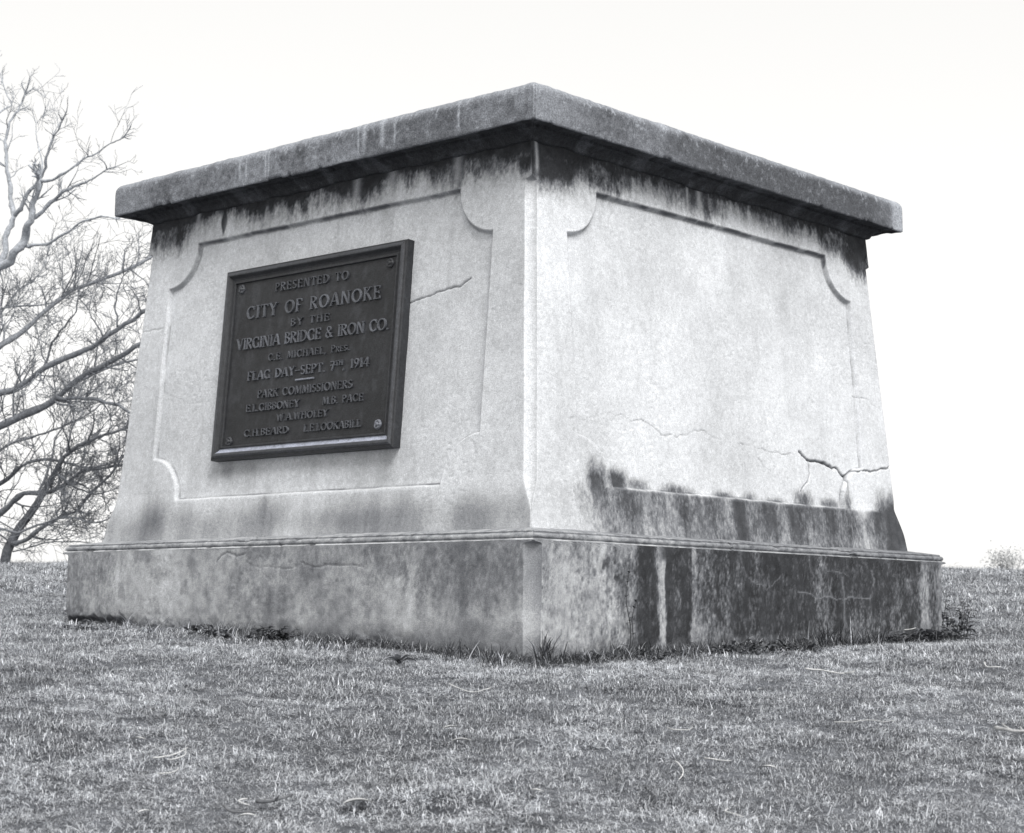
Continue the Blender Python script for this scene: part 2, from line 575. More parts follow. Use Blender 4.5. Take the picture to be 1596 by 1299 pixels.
        for pts, wd, k in CR_L:
            d = polyd(a, z, pts, .016, 5)
            dis = dis - .010 * k * np.exp(-(d / (wd * 1.3)) ** 2)
            alb = mixv(alb, .07, np.exp(-(d / wd) ** 2) * k)
    if f == 1:
        for c, ww in ((-1.645, .013), (-.31, .010), (-.19, .025)):
            alb = mixv(alb, .50, np.exp(-((a - c + .02 * (n2 - .5)) / ww) ** 2) * sm(2.54, 2.62, z) * .75)
        for c, ww in ((-.25, .03), (-.12, .022), (-.04, .015)):
            alb = mixv(alb, .05, np.exp(-((a - c + .03 * (n2 - .5)) / ww) ** 2) * sm(2.58, 2.66, z) * .7)
        # black growth along the lower rail, soot on the ledge of the panel
        rail = sm(.925, .895, z + .02 * (n2 - .5)) * np.interp(a, [-1.7, -1.5, -1.35, -1.15, -.95, -.75, -.5, 0, .6, 1.2, 1.36, 1.45, 1.86],
                                           [.08, .25, .60, .90, .82, .62, .86, .92, .88, .90, .55, .90, .95])
        rail = rail * np.clip(.92 + .35 * (strk - .5) * 2 + .3 * (n2 - .5), 0, 1.1) * (1 - .12 * sm(.80, .70, z))
        for c, cz, ra, rz, k in ((-1.10, .955, .12, .065, 1.0), (-.92, .94, .12, .04, .7), (-.55, .93, .16, .035, .75), (-.12, .925, .12, .03, .7), (.15, .93, .08, .035, .65),
                                 (.42, .925, .14, .028, .55), (.74, .95, .12, .06, .8), (1.02, .935, .14, .04, .7), (1.20, .96, .06, .08, .75),
                                 (-1.29, .93, .10, .13, .95), (-1.42, .86, .10, .10, .5)):
            rail = np.maximum(rail, k * np.exp(-(((a - c) / ra) ** 2 + (np.maximum(z - cz, (cz - z) * .6) / rz) ** 2)))
        end = sm(1.40, 1.62, a + .2 * (n2 - .5)) * sm(1.14, .84, z + .16 * (n2 - .5) * 2)
        rail = np.maximum(rail, .92 * end)
        alb = mixv(alb, .010 + .034 * strf + .038 * n3 + .03 * sm(.5, .8, n2), ragged(np.clip(rail * 1.06, 0, 1), a, z, 620, .5) * .97)
        lo = sm(1.0, .85, z) * sm(-1.2, -1.5, a) * .3 * (strk + .4)
        alb = mixv(alb, .22, lo)
        # washed, patched corner under the crack
        pat = np.exp(-(((a - 1.38 + .1 * (1.0 - z)) / (.085 + .06 * sm(.9, 1.15, z))) ** 2)) * sm(.84, .97, z) * sm(1.18, 1.13, z)
        alb = mixv(alb, .62 + .1 * n2, np.clip(pat * 1.1, 0, .9))
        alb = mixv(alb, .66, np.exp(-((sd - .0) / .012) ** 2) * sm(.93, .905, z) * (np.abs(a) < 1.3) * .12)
        for pts, wd, k in CR_R:
            d = polyd(a, z, pts, .020, 9)
            k = k * (.35 + 1.1 * sm(.35, .62, fbm(a * 8, z * 8, 2, 91)) if k < .3 else 1.0)
            dis = dis - .018 * k * np.exp(-(d / (wd * 1.0)) ** 2)
            alb = mixv(alb, .06, np.clip(np.exp(-(d / wd) ** 2) * k * (1.1 if np.ndim(k) == 0 else 2.2), 0, 1))
    if f == 1:
        # chipped arris at the far end
        chip = np.exp(-(((a - w) / .04) ** 2 + ((z - 2.60) / .025) ** 2)) + .8 * np.exp(-(((a - w) / .05) ** 2 + ((z - .93) / .04) ** 2))
        dis = dis - .02 * chip
    return dis, np.clip(alb, .02, .78)


def grid_lines(reg, special):
    special = np.array(special)
    keep = np.abs(reg[:, None] - special[None]).min(1) > .0034
    return np.sort(np.concatenate([reg[keep], special]))


aF = grid_lines(np.linspace(-1.5, 1.5, 518), [-1.425, 1.425, -1.412, 1.412, -1.40, 1.40])


def shaft_cols(w):
    o = np.linspace(1.5, w, 32)[1:]
    return np.concatenate([-o[::-1], aF, o])


def lin_cols(n):
    return lambda w: np.linspace(-w, w, n)


zr = grid_lines(np.arange(.62, 2.815, .0058), [.905, .917, .929, 2.552, 2.540, 2.528])
hr = shaft_half(zr)
chs = .045 * sm(2.552, 2.530, zr) * sm(.74, .93, zr) + .004
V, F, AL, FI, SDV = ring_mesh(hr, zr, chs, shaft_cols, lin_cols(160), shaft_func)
in_panel = (SDV < -.030)[F].all(1)
Fs = F[~in_panel]


def sub_mesh(name, V, F, AL):
    used, inv = np.unique(F, return_inverse=True)
    return mesh_np(name, V[used], inv.reshape(F.shape), AL[used])


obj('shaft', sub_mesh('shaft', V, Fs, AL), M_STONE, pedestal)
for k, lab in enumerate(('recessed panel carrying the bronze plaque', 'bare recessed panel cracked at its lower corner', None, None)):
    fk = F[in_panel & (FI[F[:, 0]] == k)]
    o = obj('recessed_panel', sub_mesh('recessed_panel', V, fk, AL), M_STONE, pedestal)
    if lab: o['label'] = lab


def plinth_func(f, a, z, h):
    s = f * 53.0 + 11
    w = (h * A if f in (0, 2) else h)
    edge = sm(0, .06, w - np.abs(a))
    dis = concrete_relief(a + 3, z, f) * 1.1 * (.25 + .75 * edge)
    n1 = fbm(a * 2.0 + s, z * 2.5, 4, 160)
    n2 = fbm(a * 7 + s, z * 7, 4, 164)
    n3 = fbm(a * 26 + s, z * 26, 3, 168)
    strk = fbm(a * 7 + s, z * .8, 4, 170)
    strf = fbm(a * 30 + s, z * 1.8, 3, 176)
    alb = .36 * (1 + .45 * (n1 - .5) * 2 + .40 * (n2 - .5) * 2 + .30 * (n3 - .5) * 2)
    alb = mixv(alb, .13, sm(.58, .72, fbm(a * 13 + s, z * 9, 4, 178)) * .45)
    # thin float-finish lip left along the panel edge next to the corner
    if f == 0:
        dk = np.interp(a, [-2.03, -1.75, -1.55, -1.42, -1.2, -.6, -.2, .2, .5, .8, 1.0, 1.3, 1.5, 1.95],
                       [.72, .55, .62, .25, .05, .04, .18, .20, .26, .40, .44, .50, .58, .60])
        topw = sm(.12, .50, z + .09 * (strk - .5) * 2 + .22 * (strf - .5) + .24 * (n2 - .5))
        m = 1.35 * dk * (.20 + .75 * topw) * (.88 + .2 * strk)
        m = np.where(a < -1.4, dk * (.55 + .8 * strk), m)
        alb = mixv(alb, .075 + .09 * n3, ragged(np.clip(m * (.6 + .8 * n2), 0, .92), a + 5, z, 630) * .88)
        # lime bloom
        bl = np.exp(-(((a - 1.12) / .2) ** 2 + ((z - .33) / .2) ** 2)) * sm(.54, .80, fbm(a * 30 + s, z * 16, 4, 181, .65)) * .75
        bl = bl + np.exp(-(((a - 1.17 + .03 * (n2 - .5)) / .022) ** 2 + ((z - .25) / .07) ** 2)) * .6
        bl = bl + np.exp(-(((a - .6) / .5) ** 2 + ((z - .22) / .1) ** 2)) * sm(.55, .8, n2) * .6
        alb = mixv(alb, .55, np.clip(bl, 0, .8))
        alb = mixv(alb, .14, sm(.20, .08, z - .03 * a * 0 + .06 * (n2 - .5) * 2) * sm(-1.3, .4, a) * .55)
        for pts, wd, k in CR_PL:
            d = polyd(a, z, pts, .02, 15)
            dis = dis - .010 * k * np.exp(-(d / (wd * 1.3)) ** 2)
            alb = mixv(alb, .08, np.exp(-(d / wd) ** 2) * k)
        # undercut, broken foot at the far end
        und = sm(.20, .15, z + .07 * (n2 - .5) * 2 + .03 * (n3 - .5)) * sm(-1.15, -1.5, a + .2 * (n2 - .5))
        dis = dis - .05 * und
        alb = mixv(alb, .05, und * .8)
    elif f == 1:
        aw = a + .035 * (strf - .5) * 2 + .07 * (fbm(a * 4 + s, z * 3.5, 3, 177) - .5) + .03 * (n3 - .5)
        dk = np.interp(aw, [-2, -1.6, -1.35, -1.24, -1.20, -1.05, -1.02, -.965, -.945, -.80, -.76, -.73, -.70, -.55, -.42, -.38, -.2, -.14, -.10, -.06, .1, .3, .45, .52, .60, .66, .9, 1.2, 1.45, 1.55, 1.62, 1.68, 1.76, 1.84, 1.95, 2.04],
                       [.20, .24, .34, .55, .88, .93, .30, .12, .92, .93, .75, .30, .58, .64, .70, .90, .92, .85, .66, .86, .92, .92, .86, .70, .76, .92, .96, .96, .95, .80, .92, .66, .28, .60, .42, .35])
        topd = sm(.03, .34, z + .16 * (strk - .5) * 2)
        low = np.where((a > -.76) & (a < 1.9), mixv(.70, 1.0, topd), 1.0)
        m = np.clip(dk * low * (.95 + .45 * (strk - .4)) * (.95 + .4 * (n2 - .4)), 0, 1) ** .75
        top_band = sm(.535, .575, z + .02 * (n2 - .5)) * .4
        m = np.maximum(m, top_band * (a > -1.9))
        alb = mixv(alb * 1.02, .004 + .026 * n3 + .022 * strf, ragged(np.clip(m * 1.02, 0, .98), a, z, 640) * .98)
        # the one clean run stops short of the top
        alb = mixv(alb, .05, np.exp(-((a + .985) / .05) ** 2) * sm(.50, .53, z) * .9)
        # blistered patch
        bp = sm(.56, .70, fbm(a * 18 + s, z * 18, 3, 190)) * np.exp(-(((a + 1.42) / .18) ** 2 + ((z - .44) / .09) ** 2))
        alb = mixv(alb, .05, np.clip(bp * 1.2, 0, .9)); dis = dis - .006 * bp
        # pale spatters and scratches
        sp = sm(.60, .78, fbm(a * 40 + s, z * 22, 4, 193, .7)) * sm(.2, .6, m)
        alb = mixv(alb, .20, sp * .32)
        for pts, wd, k in (([(.30, .36), (.55, .335), (.8, .34), (1.1, .355)], .004, .5), ([(.62, .50), (.72, .50), (.86, .485)], .003, .4),
                           ([(-.2, .44), (-.02, .375), (.12, .455)], .003, .35), ([(.55, .12), (.66, .46)], .006, .35), ([(.80, .1), (.79, .46)], .010, .35)):
            d = polyd(a, z, pts, .02, 25)
            alb = mixv(alb, .30, np.exp(-(d / wd) ** 2) * k)
    else:
        alb = mixv(alb, .08, np.clip(sm(.4, .7, strk) * .9, 0, .9))
    foot = sm(.12, .0, z - np.interp(a, [-2, 2], [0.15, 0.0] if f == 0 else [0.0, .09]) + .05 * (n2 - .5))
    dis = dis - .02 * foot * sm(.5, .7, n2)
    alb = mixv(alb, .09, ragged(foot * .75, a + 9, z, 650) * .75)
    return dis, np.clip(alb, .02, .7)


zp = np.arange(-.40, .5885, .0065)
hp = np.full_like(zp, 2.043)
chp = .060 * sm(.584, .572, zp) + .005
V, F, AL, FI, _ = ring_mesh(hp, zp, chp, lin_cols(600), lin_cols(120), plinth_func)
obj('plinth', mesh_np('plinth', V, F, AL), M_STONE, pedestal)


def rows(pts, step=.006):
    h = []; z = []
    for (h0, z0), (h1, z1) in zip(pts[:-1], pts[1:]):
        n = max(2, int(math.hypot(h1 - h0, z1 - z0) / step))
        t = np.linspace(0, 1, n, endpoint=False)
        h += list(h0 + (h1 - h0) * t); z += list(z0 + (z1 - z0) * t)
    h.append(pts[-1][0]); z.append(pts[-1][1])
    return np.array(h), np.array(z)


def mould_func(f, a, z, h):
    s = f * 29.0
    n2 = fbm(a * 6 + s, z * 20, 4, 260); n3 = fbm(a * 30 + s, z * 40, 3, 264)
    dis = (fbm(a * 2.5 + s, z * 2, 4, 262) - .5) * .010 + (fbm(a * 40 + s, z * 40 + h * 40, 3, 263) - .5) * .005
    dis = dis - .010 * sm(.68, .76, fbm(a * 9 + s, z * 14, 3, 267))
    alb = .31 * (1 + .35 * (fbm(a * 1.6 + s, z * 6, 3, 268) - .5) * 2 + .5 * (n3 - .5) * 2)
    alb = mixv(alb, .08, sm(.52, .75, fbm(a * 35 + s, z * 45, 4, 266, .7)) * .55)
    alb = mixv(alb, .10, np.exp(-((z - .6005) / .004) ** 2) * .7 * sm(.2, .6, n2))
    alb = mixv(alb, .07, np.exp(-((z - .6285) / .003) ** 2) * .7)
    alb = mixv(alb, .52, sm(.5985, .5945, z) * sm(.40, .65, n2) * .7)
    if f == 1:
        alb = alb * (1 - .30 * sm(-1.0, -.3, a))
    return dis, np.clip(alb, .03, .6)


mp = [(2.030, .570), (2.042, .573), (2.045, .579), (2.042, .585), (2.030, .589), (2.028, .594), (2.033, .599), (2.036, .610), (2.035, .622), (2.029, .632),
      (2.020, .635), (2.019, .640), (2.021, .646), (2.016, .652), (1.93, .668), (1.845, .680)]
mp = [(h0 - .005, .583 + (z0 - .570) * .68) for h0, z0 in mp[:-2]] + [(1.93, .650), (1.845, .662)]
h_, z_ = rows(mp, .0045)
V, F, AL, FI, _ = ring_mesh(h_, z_, np.full_like(h_, .006), lin_cols(420), lin_cols(80), mould_func)
obj('plinth_moulding', mesh_np('plinth_moulding', V, F, AL), M_STONE, pedestal)


def cap_func(f, a, z, h):
    s = f * 41.0
    n1 = fbm(a * 2.2 + s, z * 3, 4, 300); n2 = fbm(a * 9 + s, z * 9, 4, 304); n3 = fbm(a * 32 + s, z * 32, 3, 308)
    strf = fbm(a * 26 + s, z * 2.5, 3, 310)
    strk = fbm(a * 6 + s, z * 1.2, 3, 313)
    w = (h * A if f in (0, 2) else h)
    edge = sm(0, .05, w - np.abs(a))
    dis = ((fbm(a * 3 + s, h * 3 + z * 3, 3, 312) - .5) * .010 + (fbm(a * 24 + s, h * 24 + z * 24, 3, 316) - .5) * .007) * (.3 + .7 * edge)
    if f == 0:
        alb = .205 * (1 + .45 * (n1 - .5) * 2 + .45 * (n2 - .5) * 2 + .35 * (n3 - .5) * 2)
        alb = mixv(alb, .085, np.clip(sm(.50, .68, strk) * .6, 0, 1))
        for c, ww in ((-.56, .010), (-.50, .006), (-.32, .008), (-.29, .006), (.55, .02), (.50, .007), (.80, .008), (1.30, .008), (.70, .02)):
            alb = mixv(alb, .46, np.exp(-((a - c) / ww) ** 2) * sm(2.80, 2.88, z + .07 * (n2 - .5)) * .75)
        alb = mixv(alb, .32, sm(-1.35, -1.75, a + .3 * (n2 - .5)) * .5)
    elif f == 1:
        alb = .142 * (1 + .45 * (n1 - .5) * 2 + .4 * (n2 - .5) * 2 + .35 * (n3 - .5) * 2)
        alb = mixv(alb, .075, np.clip(sm(-.9, -.2, a) * sm(1.72, 1.4, a) * sm(.35, .6, n1 + .2) * .75, 0, 1))
        alb = mixv(alb, .30, sm(-1.2, -1.8, a + .5 * (n2 - .5)) * .55)
        alb = mixv(alb, .40, sm(1.66, 1.80, a + .12 * (n2 - .5)) * .85)
    else:
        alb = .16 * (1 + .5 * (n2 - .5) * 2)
    # lichen, most of it along the rounded top edge
    li = sm(.56, .74, fbm(a * 38 + s, z * 38 + h * 38, 4, 320, .75)) * (.22 + .6 * sm(2.90, 2.985, z + .06 * (n2 - .5) * 2))
    alb = mixv(alb, .46, np.clip(li, 0, .85))
    alb = mixv(alb, .33, sm(2.945, 2.985, z + .05 * (n2 - .5)) * .55)
    # soffit and bed: shade under the slab painted in dark, rough plaster lumps
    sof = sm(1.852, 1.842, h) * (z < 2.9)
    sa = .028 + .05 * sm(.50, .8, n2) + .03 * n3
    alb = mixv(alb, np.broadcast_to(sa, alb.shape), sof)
    bed = (h < 1.80) * (z < 2.9)
    dis = dis + bed * (fbm(a * 7 + s, z * 3, 4, 330) - .5) * .034
    # chipped nicks out of the lower arris
    nick = sm(.70, .8, fbm(a * 11 + s, z * 0, 3, 334)) * np.exp(-((z - 2.797) / .012) ** 2)
    dis = dis - .014 * nick
    return dis, np.clip(alb, .02, .6)


cp = [(1.64, 2.745), (1.688, 2.742), (1.702, 2.748), (1.712, 2.765), (1.726, 2.780), (1.745, 2.786), (1.760, 2.790), (1.763, 2.806), (1.835, 2.808), (1.840, 2.797),
      (1.856, 2.7935), (1.861, 2.797), (1.862, 2.81), (1.861, 2.945)]
for k in range(1, 8):
    th = math.pi / 2 * k / 7
    cp.append((1.801 + .060 * math.cos(th), 2.948 + .060 * math.sin(th)))
h1, z1 = rows(cp, .006)
h2, z2 = rows([(1.801, 3.008), (1.2, 3.03), (.03, 3.05)], .12)
h_, z_ = np.concatenate([h1, h2[1:]]), np.concatenate([z1, z2[1:]])
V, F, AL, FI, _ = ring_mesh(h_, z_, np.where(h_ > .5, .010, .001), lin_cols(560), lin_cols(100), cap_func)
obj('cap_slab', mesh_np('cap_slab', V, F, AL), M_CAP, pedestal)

# ------------------------------------------------------------------ bronze plaque
# local frame: x along the left face, y up the batter, z out of the face
SL = (1.8193 - 1.676) / (2.7938 - .9527)
zc = 1.719
ln = math.hypot(1, SL)
org = Vector((-(float(shaft_half(zc)) - D_PANEL + .001), 0, zc))
ex = Vector((0, -1, 0)); ey = Vector((SL, 0, 1)) / ln; ez = ex.cross(ey)
plaque = thing('bronze_plaque', 'dark bronze dedication plaque with raised lettering, bolted to the pedestal panel', 'plaque', org)
mw = Matrix.Identity(4)
for i in range(3):
    mw[i][0] = ex[i]; mw[i][1] = ey[i]; mw[i][2] = ez[i]; mw[i][3] = org[i]
plaque.matrix_world = mw
HX, HY = .797, .592
# field with faint casting unevenness
gx, gy = np.meshgrid(np.linspace(-.735, .735, 120), np.linspace(-.53, .53, 90), indexing='xy')
gz = .040 + (fbm(gx * 9, gy * 9, 3, 400) - .5) * .003
ga = .013 + .018 * (fbm(gx * 5, gy * 5, 4, 404)) + .014 * sm(.55, .75, fbm(gx * 22, gy * 9, 3, 408))
ii = np.arange(gx.size).reshape(gx.shape)
obj('field', mesh_np('field', np.stack([gx, gy, gz], -1).reshape(-1, 3),
                     np.stack([ii[:-1, :-1], ii[:-1, 1:], ii[1:, 1:], ii[1:, :-1]], -1).reshape(-1, 4), ga.ravel()), M_BRONZE, plaque)
# moulded frame, four mitred bars; (inset from the outer edge, height)
fp = [(0, -.02), (0, .050), (.004, .058), (.012, .060), (.018, .066), (.026, .070), (.034, .070), (.040, .066), (.046, .058), (.054, .050), (.064, .046),
      (.072, .046), (.075, .052), (.083, .052), (.086, .046), (.088, .036)]
for k in range(4):
    mb = MB()
    hx, hy = (HX, HY) if k % 2 == 0 else (HY, HX)
    nseg = 24
    vs = []; al = []
    for (ins, hz) in fp:
        for j in range(nseg + 1):
            t = -1 + 2 * j / nseg
            x = t * (hx - ins); y = -(hy - ins)
            p = (x, y)
            for _ in range(k): p = (-p[1], p[0])
            vs.append((p[0], p[1], hz))
            n = float(fbm(x * 12 + k * 9, ins * 80, 3, 420))
            a0 = .022 + .02 * n
            if k == 0 and .040 < ins < .07: a0 = .24 + .16 * n          # sky reflection on the upturned lower ledge, painted in
            elif .015 < ins < .04: a0 = .04 + .035 * n
            al.append(a0)
    fs = []
    for r in range(len(fp) - 1):
        for j in range(nseg):
            b = r * (nseg + 1) + j
            fs.append((b, b + 1, b + nseg + 2, b + nseg + 1))
    mb.poly_add(vs, fs, al)
    mb.build('frame_bar', M_BRONZE, plaque, smooth=False)

# raised letters: stems, hairlines, bowls and small serifs
TH, TN = .125, .075


def arc(cx, cy, rx, ry, a0, a1, n=11, w=TH):
    return [(cx + rx * math.cos(math.radians(a0 + (a1 - a0) * i / (n - 1))), cy + ry * math.sin(math.radians(a0 + (a1 - a0) * i / (n - 1)))) for i in range(n)], w


def ln_(x0, y0, x1, y1, w=TH): return [(x0, y0), (x1, y1)], w


def sf(x, y, l=.26): return [(x - l / 2, y), (x + l / 2, y)], .06


GL = {
    'A': (.78, [ln_(.07, 0, .38, 1, TN), ln_(.38, 1, .70, 0), ln_(.19, .34, .59, .34, .08), sf(.07, .03, .2), sf(.70, .03, .22)]),
    'B': (.62, [ln_(.13, 0, .13, 1), arc(.22, .76, .26, .21, 90, -90, w=.12), arc(.22, .29, .32, .26, 90, -90, w=.13), ln_(.05, .97, .25, .97, .07), ln_(.05, .03, .25, .03, .07), ln_(.13, .54, .26, .54, .07)]),
    'C': (.78, [arc(.44, .5, .36, .46, 48, 312, 15, .14), ln_(.68, .70, .68, .93, .06), ln_(.68, .08, .68, .26, .06)]),
    'D': (.78, [ln_(.13, 0, .13, 1), arc(.22, .5, .46, .46, 90, -90, 13, .14), ln_(.05, .96, .25, .96, .08), ln_(.05, .04, .25, .04, .08)]),
    'E': (.60, [ln_(.13, 0, .13, 1), ln_(.05, .96, .52, .96, .08), ln_(.13, .52, .44, .52, .08), ln_(.05, .04, .55, .04, .08), ln_(.51, .80, .51, .98, .06), ln_(.54, .02, .54, .22, .06), ln_(.43, .42, .43, .62, .05)]),
    'F': (.56, [ln_(.13, 0, .13, 1), ln_(.05, .96, .52, .96, .08), ln_(.13, .50, .42, .50, .08), ln_(.51, .80, .51, .98, .06), sf(.13, .03)]),
    'G': (.80, [arc(.44, .5, .36, .46, 48, 318, 15, .14), ln_(.70, .05, .70, .42), ln_(.68, .70, .68, .93, .06), sf(.68, .43, .22)]),
    'H': (.78, [ln_(.14, 0, .14, 1), ln_(.64, 0, .64, 1), ln_(.14, .52, .64, .52, .08), sf(.14, .97), sf(.14, .03), sf(.64, .97), sf(.64, .03)]),
    'I': (.30, [ln_(.15, 0, .15, 1), sf(.15, .97), sf(.15, .03)]),
    'K': (.72, [ln_(.13, 0, .13, 1), ln_(.17, .45, .58, .98, TN), ln_(.28, .58, .66, 0), sf(.13, .97), sf(.13, .03), sf(.58, .97, .2), sf(.64, .03, .2)]),
    'L': (.58, [ln_(.13, 0, .13, 1), ln_(.05, .04, .53, .04, .08), sf(.13, .97), ln_(.52, .02, .52, .22, .06)]),
    'M': (.94, [ln_(.13, 0, .17, 1, TN), ln_(.17, 1, .47, .08), ln_(.47, .08, .77, 1, TN), ln_(.77, 1, .82, 0), sf(.13, .03, .2), sf(.82, .03, .24)]),
    'N': (.80, [ln_(.13, 0, .13, 1, TN), ln_(.13, .98, .67, .02), ln_(.67, 0, .67, 1, TN), sf(.13, .03, .2), sf(.67, .97, .2)]),
    'O': (.86, [arc(.43, .5, .355, .46, 0, 360, 21, .14)]),
    'P': (.60, [ln_(.13, 0, .13, 1), arc(.22, .72, .30, .245, 90, -90, w=.12), ln_(.05, .965, .25, .965, .07), ln_(.13, .475, .25, .475, .07), sf(.13, .03)]),
    'R': (.68, [ln_(.13, 0, .13, 1), arc(.22, .74, .28, .225, 90, -90, w=.12), ln_(.05, .965, .25, .965, .07), ln_(.13, .515, .25, .515, .07), ln_(.27, .52, .60, .02), sf(.13, .03), sf(.61, .03, .18)]),
    'S': (.56, [arc(.28, .74, .19, .21, 40, 270, 11, .12), arc(.28, .27, .21, .23, 90, -145, 11, .13), ln_(.43, .80, .44, .95, .05), ln_(.10, .06, .10, .22, .05)]),
    'T': (.66, [ln_(.33, 0, .33, 1), ln_(.04, .96, .62, .96, .08), ln_(.05, .80, .05, .98, .06), ln_(.61, .80, .61, .98, .06), sf(.33, .03)]),
    'V': (.76, [ln_(.07, 1, .39, 0), ln_(.39, 0, .69, 1, TN), sf(.07, .97, .22), sf(.69, .97, .2)]),
    'W': (1.02, [ln_(.07, 1, .30, 0), ln_(.30, 0, .52, .95, TN), ln_(.52, .95, .73, 0), ln_(.73, 0, .95, 1, TN), sf(.07, .97, .2), sf(.95, .97, .2)]),
    'Y': (.72, [ln_(.06, 1, .36, .48), ln_(.66, 1, .36, .48, TN), ln_(.36, .5, .36, 0), sf(.06, .97, .2), sf(.66, .97, .2), sf(.36, .03)]),
    '&': (.74, [arc(.33, .77, .17, .19, -60, 240, 13, .11), ln_(.24, .62, .66, .02, .13), arc(.31, .27, .24, .24, 110, 330, 11, .12), ln_(.5, .14, .66, .42, .08)]),
    '1': (.36, [ln_(.20, 0, .20, 1), ln_(.20, .98, .07, .84, .08), sf(.20, .03)]),
    '4': (.64, [ln_(.44, 0, .44, 1), ln_(.44, .98, .06, .30, TN), ln_(.06, .29, .60, .29, .09)]),
    '7': (.58, [ln_(.06, .95, .52, .95, .10), ln_(.52, .95, .22, 0)]),
    '9': (.60, [arc(.30, .69, .20, .25, 0, 360, 15, .12), ln_(.50, .68, .44, .32, .12), ln_(.44, .32, .22, .02, .10)]),
    '.': (.24, [ln_(.12, 0, .12, .13, .14)]),
    ',': (.24, [ln_(.14, .12, .08, -.14, .11)]),
    '-': (.62, [ln_(.02, .48, .60, .48, .09)]),
    ' ': (.46, []),
}


def ribbon(mb, pts, w, sc, ox, oy, z0, z1, alb):
    pts = np.array(pts, float)
    closed = np.hypot(*(pts[0] - pts[-1])) < 1e-6
    tan = np.gradient(pts, axis=0)
    if closed:
        tan[0] = tan[-1] = pts[1] - pts[-2]
    tan /= np.linalg.norm(tan, axis=1)[:, None] + 1e-9
    nrm = np.stack([-tan[:, 1], tan[:, 0]], 1)
    vs = []
    for p, n in zip(pts, nrm):
        for off, zz in ((.62, z0), (.38, z1), (-.38, z1), (-.62, z0)):
            q = p + n * w * off
            vs.append((ox + q[0] * sc[0], oy + q[1] * sc[1], zz))
    fs = []
    for i in range(len(pts) - 1):
        b = 4 * i
        for j in range(3):
            fs.append((b + j, b + 4 + j, b + 5 + j, b + 1 + j)[::-1])
    if not closed:
        fs.append((0, 1, 2, 3)); e = 4 * (len(pts) - 1); fs.append((e + 3, e + 2, e + 1, e))
    n = len(mb.v)
    al = []
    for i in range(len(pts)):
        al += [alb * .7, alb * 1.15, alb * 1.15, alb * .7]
    mb.poly_add(vs, fs, al)


def text_line(name, txt, x0, x1, zbase, hgt, track=.10, small=None, alb=.07):
    """letters spread to fill x0..x1; small = set of indices set as small raised capitals"""
    small = small or {}
    hgt *= 1.05
    adv = []
    for i, c in enumerate(txt):
        k = small.get(i, (1, 0))[0]
        adv.append((GL[c][0] + track) * k)
    width = (x1 - x0)
    sx = width / (sum(adv) - track)
    x = x0; q = 0
    oy = zbase - zc
    for i, c in enumerate(txt):
        k, lift = small.get(i, (1, 0))
        mb = MB()
        for pts, w in GL[c][1]:
            q += 1
            ribbon(mb, pts, w, (sx * k, hgt * k), x, oy + lift * hgt, .036, .0500 + .00013 * (q % 9), alb * (0.85 + .3 * random.random()))
        x += adv[i] * sx
        if mb.v:
            mb.build('letter', M_BRONZE, plaque, smooth=False)


random.seed(4)
text_line('letter_line', 'PRESENTED TO', -.335, .315, 2.136, .050, .16)
text_line('letter_line', 'CITY OF ROANOKE', -.585, .598, 1.990, .075, .13, alb=.09)
text_line('letter_line', 'BY THE', -.165, .175, 1.906, .043, .22)
text_line('letter_line', 'VIRGINIA BRIDGE & IRON CO.', -.655, .685, 1.802, .066, .02, alb=.09)
text_line('letter_line', 'C.E. MICHAEL, PRES.', -.345, .372, 1.711, .041, .16, small={i: (.78, 0) for i in (15, 16, 17)})
text_line('letter_line', 'FLAG DAY-SEPT. 7TH, 1914', -.525, .545, 1.603, .053, .07, small={16: (.55, .48), 17: (.55, .48)}, alb=.095)
text_line('letter_line', 'PARK COMMISSIONERS', -.415, .420, 1.488, .047, .08)
text_line('letter_line', 'E.L.GIBBONEY', -.512, -.028, 1.410, .043, .07)
text_line('letter_line', 'M.B. PACE', .175, .518, 1.407, .043, .10)
text_line('letter_line', 'W.A.WHOLEY', -.220, .230, 1.337, .040, .07)
text_line('letter_line', 'C.H.BEARD', -.510, -.105, 1.259, .041, .08)
text_line('letter_line', 'L.E.LOOKABILL', .030, .515, 1.257, .042, .06)
mb = MB()
ribbon(mb, [(-.078, 1.574 - zc), (.08, 1.574 - zc)], .011, (1, 1), 0, 0, .036, .051, .20)
mb.build('divider_bar', M_BRONZE, plaque, smooth=False)
mb = MB()
ribbon(mb, [(.218, 1.636 - zc), (.262, 1.636 - zc)], .005, (1, 1), 0, 0, .036, .048, .12)
mb.build('underline', M_BRONZE, plaque, smooth=False)
# rosette bolt heads
for (bx, by, al) in ((-.655, 2.187 - zc, .07), (.655, 2.190 - zc, .035), (.652, 1.262 - zc, .15), (-.652, 1.240 - zc, .045)):
    mb = MB()
    n = 30; rings = [(.030, .038), (.029, .046), (.022, .052), (.012, .049), (.008, .055), (.001, .057)]
    vs = []; fs = []
    for r, hz in rings:
        for j in range(n):
            th = 2 * math.pi * j / n
            rr = r * (1 + (.04 * math.cos(5 * th) if r > .015 else 0))
            vs.append((bx + rr * math.cos(th), by + rr * math.sin(th), hz + (.0016 * math.cos(5 * th) if .01 < r < .028 else 0)))
    for r in range(len(rings) - 1):
        for j in range(n):
            fs.append((r * n + j, r * n + (j + 1) % n, (r + 1) * n + (j + 1) % n, (r + 1) * n + j))
    mb.poly_add(vs, fs, al)
    mb.build('rosette_bolt', M_BRONZE, plaque, smooth=False)

